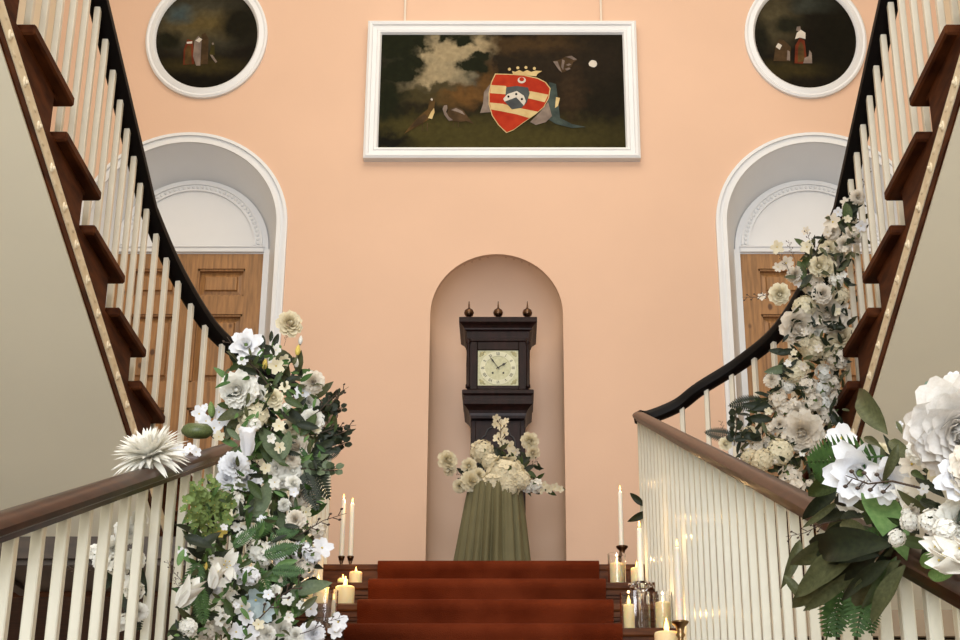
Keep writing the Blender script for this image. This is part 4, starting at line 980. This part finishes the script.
for k, *a in [('leafd', 112, 560, 124, 606), ('leafd', 120, 570, 104, 590), ('leaf', 130, 580, 120, 610), ('twig', 112, 566, 62, 570), ('leafd', 132, 560, 146, 596), ('fernd', 126, 590, 140, 632)]: blade(bk, k, *a, 2.9)

# --- garland on the right upper rail and curve
gy = lambda u, v: 4.62 if v < 250 else 4.62+.25*min(1, (v-250)/150)
ga = thing('flower_garland', at(820, 340, 4.8), 'garland of cream roses and small blossoms climbing the right upper balustrade', 'flowers')
for key, u, v, px in [('carnb', 857, 197, 16), ('blosb', 846, 203, 12), ('blosi', 838, 212, 10), ('blosb', 833, 222, 18), ('carnb', 832, 232, 18), ('carnb', 852, 236, 22), ('carnb', 844, 244, 18), ('blosi', 861, 226, 12), ('rosec', 828, 250, 17), ('rosec', 834, 246, 12), ('rosec', 819, 266, 18), ('rosec', 828, 268, 16), ('blosb', 806, 231, 9), ('blosc', 777, 247, 14), ('blosc', 807, 247, 14), ('blosb', 786, 263, 16), ('blosb', 778, 267, 10), ('carnb', 836, 258, 22), ('rosec', 779, 294, 19), ('blosb', 762, 297, 9), ('blosi', 799, 281, 13), ('phloxb', 812, 284, 22), ('carnb', 794, 274, 18), ('carnb', 822, 294, 22), ('hyd', 804, 307, 24), ('peonybl', 829, 314, 36), ('rosebl', 796, 325, 32), ('roseb', 842, 338, 24), ('rose', 817, 334, 13), ('hydb', 812, 348, 26), ('hydb', 806, 342, 20), ('hyd', 794, 370, 26), ('hydw', 787, 386, 16), ('blosc', 803, 367, 14), ('phlox', 824, 372, 17), ('phlox', 820, 390, 20), ('phloxb', 808, 386, 18), ('phloxb', 832, 384, 16), ('carnb', 772, 380, 18), ('peonybl', 803, 432, 38), ('carnb', 797, 412, 24), ('phloxb', 812, 402, 20), ('phlox', 822, 404, 18), ('hyd', 780, 452, 28), ('hydb', 762, 460, 24), ('hydb', 750, 457, 18), ('phloxb', 790, 476, 22), ('phloxb', 796, 486, 16), ('rosec', 725, 444, 12), ('roseb', 750, 434, 14), ('blosi', 734, 441, 12), ('phloxb', 770, 442, 16), ('phloxb', 828, 416, 18), ('phloxb', 838, 360, 20), ('phloxb', 836, 398, 14), ('phloxb', 778, 398, 18), ('phloxb', 786, 410, 18), ('phloxb', 768, 408, 14), ('carnb', 780, 424, 18), ('phlox', 836, 280, 14), ('hydb', 826, 352, 20), ('hydb', 840, 296, 20), ('phloxb', 816, 458, 18), ('blosi', 773, 431, 7), ('phloxb', 756, 446, 14)]:
    flower(ga, key, u, v, gy(u, v)+rf.uniform(-.06, .03), px)
for u, v in scatter([(848, 205), (856, 235), (840, 300), (842, 400), (820, 490), (760, 465), (770, 400), (800, 300), (800, 260)], 26, 11): flower(ga, rf.choice(['blos', 'blosb', 'blosc', 'phloxb', 'blosb']), u, v, gy(u, v)-.06, rf.uniform(6, 11))
for k, *a in [('leaf', 848, 226, 846, 200), ('leafw', 804, 282, 798, 258), ('leaf', 800, 268, 812, 254), ('leafd', 846, 328, 822, 322), ('leafdw', 836, 326, 858, 318), ('leafd', 848, 316, 836, 304), ('leafdw', 838, 352, 808, 360), ('leafd', 800, 362, 764, 378), ('leafg', 790, 368, 764, 372), ('leafd', 794, 350, 776, 354), ('leafd', 790, 354, 768, 350), ('leafd', 770, 410, 742, 404), ('leafd', 776, 402, 752, 410), ('leafdw', 772, 420, 744, 418), ('leafd', 762, 440, 738, 432), ('eucd', 734, 446, 736, 410), ('fernd', 738, 438, 704, 432), ('fernd', 764, 400, 728, 406), ('twig', 728, 440, 720, 420), ('twig', 790, 274, 776, 248), ('twig', 818, 262, 806, 230), ('twig', 796, 268, 788, 240), ('twig', 782, 294, 742, 298), ('leafd', 840, 230, 856, 212), ('leafd', 852, 220, 852, 192), ('leafd', 838, 270, 852, 258), ('leafd', 812, 274, 800, 290), ('leafo', 836, 370, 848, 350), ('leafd', 816, 450, 838, 470), ('leafd', 790, 440, 766, 450), ('leafd', 830, 410, 842, 430), ('leaf', 832, 440, 842, 424), ('twig', 858, 200, 870, 168)]:
    blade(ga, k, *a, gy(a[0], a[1])+rf.uniform(-.05, .02))
GAP = [(844, 200), (862, 196), (860, 236), (848, 270), (850, 330), (848, 370), (844, 440), (828, 500), (790, 490), (738, 450), (742, 425), (764, 396), (788, 352), (788, 320), (806, 290), (790, 272), (806, 250), (826, 226)]
foliage(ga, GAP, 420, gy, ['leafdark', 'leafolive', 'leaf', 'leafdark'], 15, (.02, .14))
foliage(ga, GAP, 240, gy, ['leafdark', 'leafolive', 'leafdark'], 11, (-.08, -.01))

# --- near bouquet on the right lower rail
by = lambda u, v: min(2.35, .578*.965*1384/(max(u, 800)-PX)-.13)
bo = thing('bouquet', at(890, 520, 1.85), 'large near bouquet of white peonies and drooping dark leaves on the right lower rail', 'flowers')
for key, u, v, px, dy in [('peonyr', 963, 428, 98, 0), ('peonybl', 985, 470, 60, .04), ('blosi', 954, 378, 14, 0), ('blosi', 930, 410, 12, -.02), ('carnc', 922, 450, 34, -.05), ('blosb', 912, 464, 26, -.05), ('blosb', 930, 440, 20, -.05), ('magnolia', 862, 472, 62, -.12), ('magnolia', 886, 480, 44, -.06), ('cosmos', 842, 438, 32, .06), ('blosb', 825, 459, 13, .08), ('rose', 852, 500, 26, -.02), ('lily', 905, 500, 30, -.04), ('carnb', 893, 486, 34, .02), ('blosb', 914, 486, 24, -.03), ('carnb', 912, 510, 20, -.03), ('peony', 962, 522, 46, .02), ('magnolia', 958, 480, 44, -.03), ('gyp', 897, 538, 18, -.08), ('gyp', 910, 522, 20, -.06), ('gyp', 932, 522, 28, -.07), ('gyp', 945, 530, 24, -.07), ('gyp', 908, 514, 14, -.05), ('lilybud', 962, 552, 62, -.13), ('lilybud', 968, 566, 66, -.13), ('lilybud', 985, 556, 60, -.13), ('rosec', 880, 452, 16, .05), ('blosi', 923, 489, 12, -.05), ('blosi', 900, 425, 8, 0), ('blosc', 936, 470, 30, -.04)]:
    flower(bo, key, u, v, by(u, v)+dy, px, (-1, -.25, .12) if key == 'lilybud' else None)
for k, *a in [('leafow', 888, 434, 850, 384), ('leafol', 0, 0, 0, 0)][:1]+[('leafmw', 946, 402, 920, 380), ('leafl', 866, 488, 908, 556), ('leafow', 898, 444, 882, 486), ('leafow', 890, 440, 918, 468), ('leafo', 902, 434, 896, 420), ('leafo', 880, 446, 862, 436), ('leafdw', 842, 486, 798, 522), ('leafw', 856, 478, 800, 496), ('leafow', 860, 530, 782, 570), ('leafdw', 892, 545, 804, 552), ('leafo', 870, 540, 790, 598), ('leafd', 880, 548, 812, 580), ('leafo', 905, 565, 868, 625), ('leafd', 890, 560, 850, 590), ('leafdn', 885, 560, 835, 605), ('leafon', 860, 545, 800, 575), ('leafon', 840, 500, 800, 530), ('leafd', 850, 512, 812, 522), ('leafdw', 880, 555, 796, 545), ('leafow', 800, 540, 782, 590), ('leafow', 858, 558, 784, 612), ('leafon', 862, 566, 798, 616), ('leafow', 784, 575, 812, 612), ('leafow', 900, 560, 846, 612), ('leafw', 896, 556, 860, 616), ('leafow', 868, 560, 842, 600), ('leafd', 852, 520, 820, 545), ('leafo', 870, 535, 836, 522), ('leaflw', 948, 556, 915, 566), ('leafl', 955, 572, 925, 576), ('leafd', 920, 500, 946, 512), ('leafd', 916, 476, 944, 496), ('leafw', 925, 480, 908, 470), ('fernf', 884, 456, 806, 462), ('fernf', 880, 464, 812, 474), ('fernf', 850, 556, 826, 640), ('fernf', 842, 570, 836, 640), ('fernf', 870, 560, 856, 640), ('fernd', 910, 446, 926, 408), ('fernf', 880, 528, 850, 560), ('twig', 920, 488, 846, 478), ('twig', 870, 470, 836, 492), ('leafd', 850, 470, 822, 488), ('leafdw', 866, 488, 830, 508), ('leafd', 840, 470, 806, 478), ('leafow', 846, 505, 820, 560), ('fernf', 862, 580, 872, 636), ('twig', 842, 520, 786, 538)]:
    ya = by(a[0], a[1])+rf.uniform(-.10, .0); yb_ = ya+.35*(by(a[2], a[3])-by(a[0], a[1])); blade(bo, k, *a, ya-(.1 if 'leafl' in k else 0), yb_-(.1 if 'leafl' in k else 0), .72 if k.startswith('leaf') and 'leafl' not in k else 1)
foliage(bo, [(846, 480), (870, 466), (905, 444), (960, 430), (990, 470), (990, 555), (920, 552), (880, 545), (850, 530), (836, 500)], 130, by, ['leafdark', 'leaf', 'leafolive', 'leafdark'], 34, (.04, .16))
lf = thing('leaf_sprig', at(634, 510, 5.6), 'two dark pointed leaves poking out at the far end of the right lower rail', 'leaves')
blade(lf, 'leafdw', 644, 506, 629, 492, 5.66); blade(lf, 'leafdw', 648, 512, 627, 522, 5.66)

# ------------------------------------------------------------------ candles
FL = MB().lathe([(.001, 0), (.0045, .004), (.006, .010), (.0045, .019), (.002, .027), (.0003, .033)], n=10).mesh('flame', M['flame'], True)
def flame(par, p, k=1.0, power=.0):
    o = link('flame', FL, par); o.location = p; o.scale = (k*.8, k*.8, k*.8)
    if power:
        l = bpy.data.lights.new('candle_light', 'POINT'); l.energy = power*1.5; l.color = (1, .62, .26); l.shadow_soft_size = .004
        lo = bpy.data.objects.new('candle_light', l); COL.objects.link(lo); lo.location = V(p)+V((0, 0, .032*k+.004))
def pillar(base, r, h, label, k=1.0, power=.5, tw=.0, group=None):
    t = thing('pillar_candle', base, label, 'candle', group)
    MB().lathe([(r*.94, 0), (r, .004), (r, h-.006), (r*.95, h), (r*.78, h-.004), (.004, h-.008)], base, 24).build('wax', M['wax'], t, True)
    w = MB(); w.tube([V(base)+V((0, 0, h-.009)), V(base)+V((.001, 0, h+.004))], .0012, 5); w.build('wick', M['black'], t)
    flame(t, V(base)+V((0, 0, h)), k, power)
def taper(base, h, label, k=1.0, power=.4, group=None):
    t = thing('taper_candle', base, label, 'candle', group)
    MB().lathe([(.010, 0), (.0115, .01), (.0105, h*.5), (.009, h-.008), (.005, h), (.001, h)], base, 16).build('wax', M['waxw'], t, True)
    w = MB(); w.tube([V(base)+V((0, 0, h-.002)), V(base)+V((0, 0, h+.006))], .001, 5); w.build('wick', M['black'], t)
    flame(t, V(base)+V((0, 0, h+.003)), k, power)
def hurricane(base, r, h, label):
    mb = MB(); th = .003
    prof = [(.004, 0), (r, 0), (r, h), (r-th, h), (r-th, th*1.3), (.004, th*1.3)]
    mb.lathe(prof, base, 28); o = mb.build('hurricane_glass', M['glass'], smooth=False); smooth_by_angle(o)
    o.location = (0, 0, 0); tag(o, label, 'candle glass'); return o
def stick(base, h, m, label, k=1.0):
    "turned candlestick; top cup at base + h"
    prof = [(.045*k, 0), (.046*k, .006), (.032*k, .014), (.014*k, .03), (.010*k, .04), (.016*k, .05), (.010*k, .06), (.009*k, h-.055), (.016*k, h-.045), (.010*k, h-.036), (.014*k, h-.02), (.026*k, h-.008), (.028*k, h-.002), (.012, h-.003), (.0115, h-.02)]
    t = thing('candlestick', base, label, 'candlestick')
    MB().lathe(prof, base, 22).build('stem', m, t, True)
def tread(k): return ZL-R0*k          # height of tread behind nosing k
def ty(k, f=.25): return Y1-G*k+f*G   # a spot on that tread
def X(u, v, y): return at(u, v, y).x
# left side (treads 0, 1, 2)
y = ty(1, .35); pillar((X(356, 570, y), y, tread(1)), .026, .070, 'small lit cream pillar candle at left carpet edge, on second step from top', .9, .35)
y = ty(2, .30); pillar((X(345, 592, y), y, tread(2)), .036, .085, 'thick lit cream pillar candle left of the carpet, on third step from top', 1.6, .6)
y = ty(2, .35); pillar((X(318, 592, y), y, tread(2)), .042, .105, 'broad lit cream pillar candle half hidden behind the left flower cascade', 1.2, .5)
y = ty(1, .55); pillar((X(343, 577, y), y, tread(1)), .022, .058, 'short unadorned cream votive candle behind the thick left pillar candle', .8, .2)
y = ty(0, .45); zc = at(349, 555, y).z
for u, vt, lab in ((341.5, 499, 'left one of two tall thin white tapers beside the left flowers'), (350.5, 503, 'right one of two tall thin white tapers beside the left flowers')):
    p = at(u, 556, y); top = at(u, vt, y).z
    stick((p.x, y, tread(0)), p.z-tread(0), M['bronze'], 'dark metal candlestick under the %s tall taper by the left flowers' % ('left' if u < 345 else 'right'), .55)
    taper((p.x, y, p.z-.015), top-p.z+.015, lab, .8, .25)
y = ty(3, .4); hurricane((X(325, 605, y), y, tread(3)), .045, .16, 'clear glass hurricane below the hidden left pillar candle')
y = ty(3, .55); p = at(334, 615, y); taper((p.x, y, tread(3)), at(334, 600, y).z-tread(3), 'slim white taper in front of the thick left pillar candle', .7, .0)
y = ty(3, .55); pillar((X(340, 616, y)+.012, y+.05, tread(3)), .02, .05, 'short white votive candle beside the slim taper on the left', .7, .15)
# right side
y = ty(1, .35); b = (X(617, 572, y), y, tread(1)); pillar(b, .028, .105, 'lit ivory pillar candle inside glass right of the carpet, highest step', 1.0, .4)
hurricane(b, .036, .145, 'clear glass cylinder round the upper right pillar candle')
y = ty(0, .35); p = at(622, 546, y); stick((p.x, y, tread(0)), p.z-tread(0), M['bronze'], 'dark metal candlestick with flared cup at right of the top step', .95)
taper((p.x-.002, y, p.z-.015), at(621, 491, y).z-p.z+.015, 'tall white taper on the dark candlestick, nearest the niche on the right', .9, .3)
y = ty(1, .5); pillar((X(637, 572, y), y, tread(1)), .026, .10, 'lit cream pillar candle hidden behind the glass taper holder', 1.0, .3)
y = ty(2, .30); p = at(641, 583, y)
h = p.z-tread(3)
y = ty(3, .45); p = at(641, 583, y); t = thing('candle_holder', (p.x, y, tread(3)), 'clear glass taper holder with scalloped cup between two glass candles', 'candlestick')
MB().lathe([(.030, 0), (.032, .005), (.012, .014), (.008, .03), (.014, .05), (.008, .07), (.012, p.z-tread(3)-.04), (.016, p.z-tread(3)-.03), (.034, p.z-tread(3)-.006), (.036, p.z-tread(3)), (.012, p.z-tread(3)-.004), (.012, p.z-tread(3)-.02)], (p.x, y, tread(3)), 20).build('glass_stem', M['glass'], t, True)
mb = MB()
for k in range(6):
    a = k*PI/3+.3; mb.tube([(p.x+.014*math.cos(a), y+.014*math.sin(a), p.z-.03), (p.x+.032*math.cos(a), y+.032*math.sin(a), p.z-.012), (p.x+.046*math.cos(a), y+.046*math.sin(a), p.z-.006), (p.x+.048*math.cos(a), y+.048*math.sin(a), p.z-.018)], .003, 6)
mb.build('glass_arm', M['glass'], t, True)
taper((p.x, y, p.z-.018), at(640, 528, y).z-p.z+.018, 'tall white taper standing in the scalloped glass holder on the right', .9, .35)
y = ty(3, .22); b = (X(629, 612, y), y, tread(3)); pillar(b, .019, .095, 'slender lit white pillar candle in a wide glass, lower right steps', 1.3, .4)
hurricane((b[0]+.022, y+.0, tread(3)), .052, .135, 'wide clear glass round the slender pillar candle at right')
y = ty(3, .25); b = (X(663, 612, y), y, tread(3)); pillar(b, .026, .105, 'lit ivory pillar candle in glass against the right balusters', .9, .15)
hurricane(b, .034, .14, 'clear glass cylinder round the candle against the right balusters')
y = ty(4, .22); p = at(680, 621, y); stick((p.x, y, tread(4)), p.z-tread(4), M['brass'], 'brass candlestick with wide cup, nearest candlestick on the right', 1.0)
taper((p.x, y, p.z-.015), at(680, 547, y).z-p.z+.015, 'tall white taper on the brass candlestick by the right balusters', .9, .1)
y = ty(4, .35); b = (X(667, 640, y), y, tread(4)); pillar(b, .04, .10, 'lit pillar candle low beside the brass candlestick on the right', 1.8, .4)

# ------------------------------------------------------------------ lights
w = bpy.data.worlds.new('World'); scn.world = w; w.use_nodes = True
w.node_tree.nodes['Background'].inputs[0].default_value = (1, .97, .93, 1); w.node_tree.nodes['Background'].inputs[1].default_value = .36
def area(name, loc, rot, sx, sy, e, col):
    l = bpy.data.lights.new(name, 'AREA'); l.shape = 'RECTANGLE'; l.size = sx; l.size_y = sy; l.energy = e; l.color = col
    o = bpy.data.objects.new(name, l); COL.objects.link(o); o.location = loc; o.rotation_euler = rot; return o
area('skylight', (0, 4.1, CEIL+.05), (0, 0, 0), 3.6, 4.6, 215, (1, .85, .68))
area('entrance_daylight', (-.6, -3.6, .7), (math.radians(88), 0, 0), 2.6, 2.6, 300, (.84, .92, 1))
area('back_wall_fill', (0, -3.6, 3.7), (math.radians(90), 0, 0), 3.6, 1.8, 330, (.96, .96, 1))  # added fill with no visible source, lifts the middle of the back wall

# ------------------------------------------------------------------ camera
cam = bpy.data.cameras.new('camera'); co = bpy.data.objects.new('camera', cam); COL.objects.link(co)
cam.sensor_width = 36; cam.sensor_fit = 'HORIZONTAL'; cam.lens = F*36/960
co.location = (CAMX, 0, 0); co.rotation_euler = (PI/2+PITCH, 0, 0)
cam.shift_x = -(PX-480)/960; cam.shift_y = (PY-320)/960
scn.camera = co
scn.view_settings.view_transform = 'Standard'; scn.view_settings.look = 'None'; scn.view_settings.gamma = 1; scn.view_settings.exposure = -.16
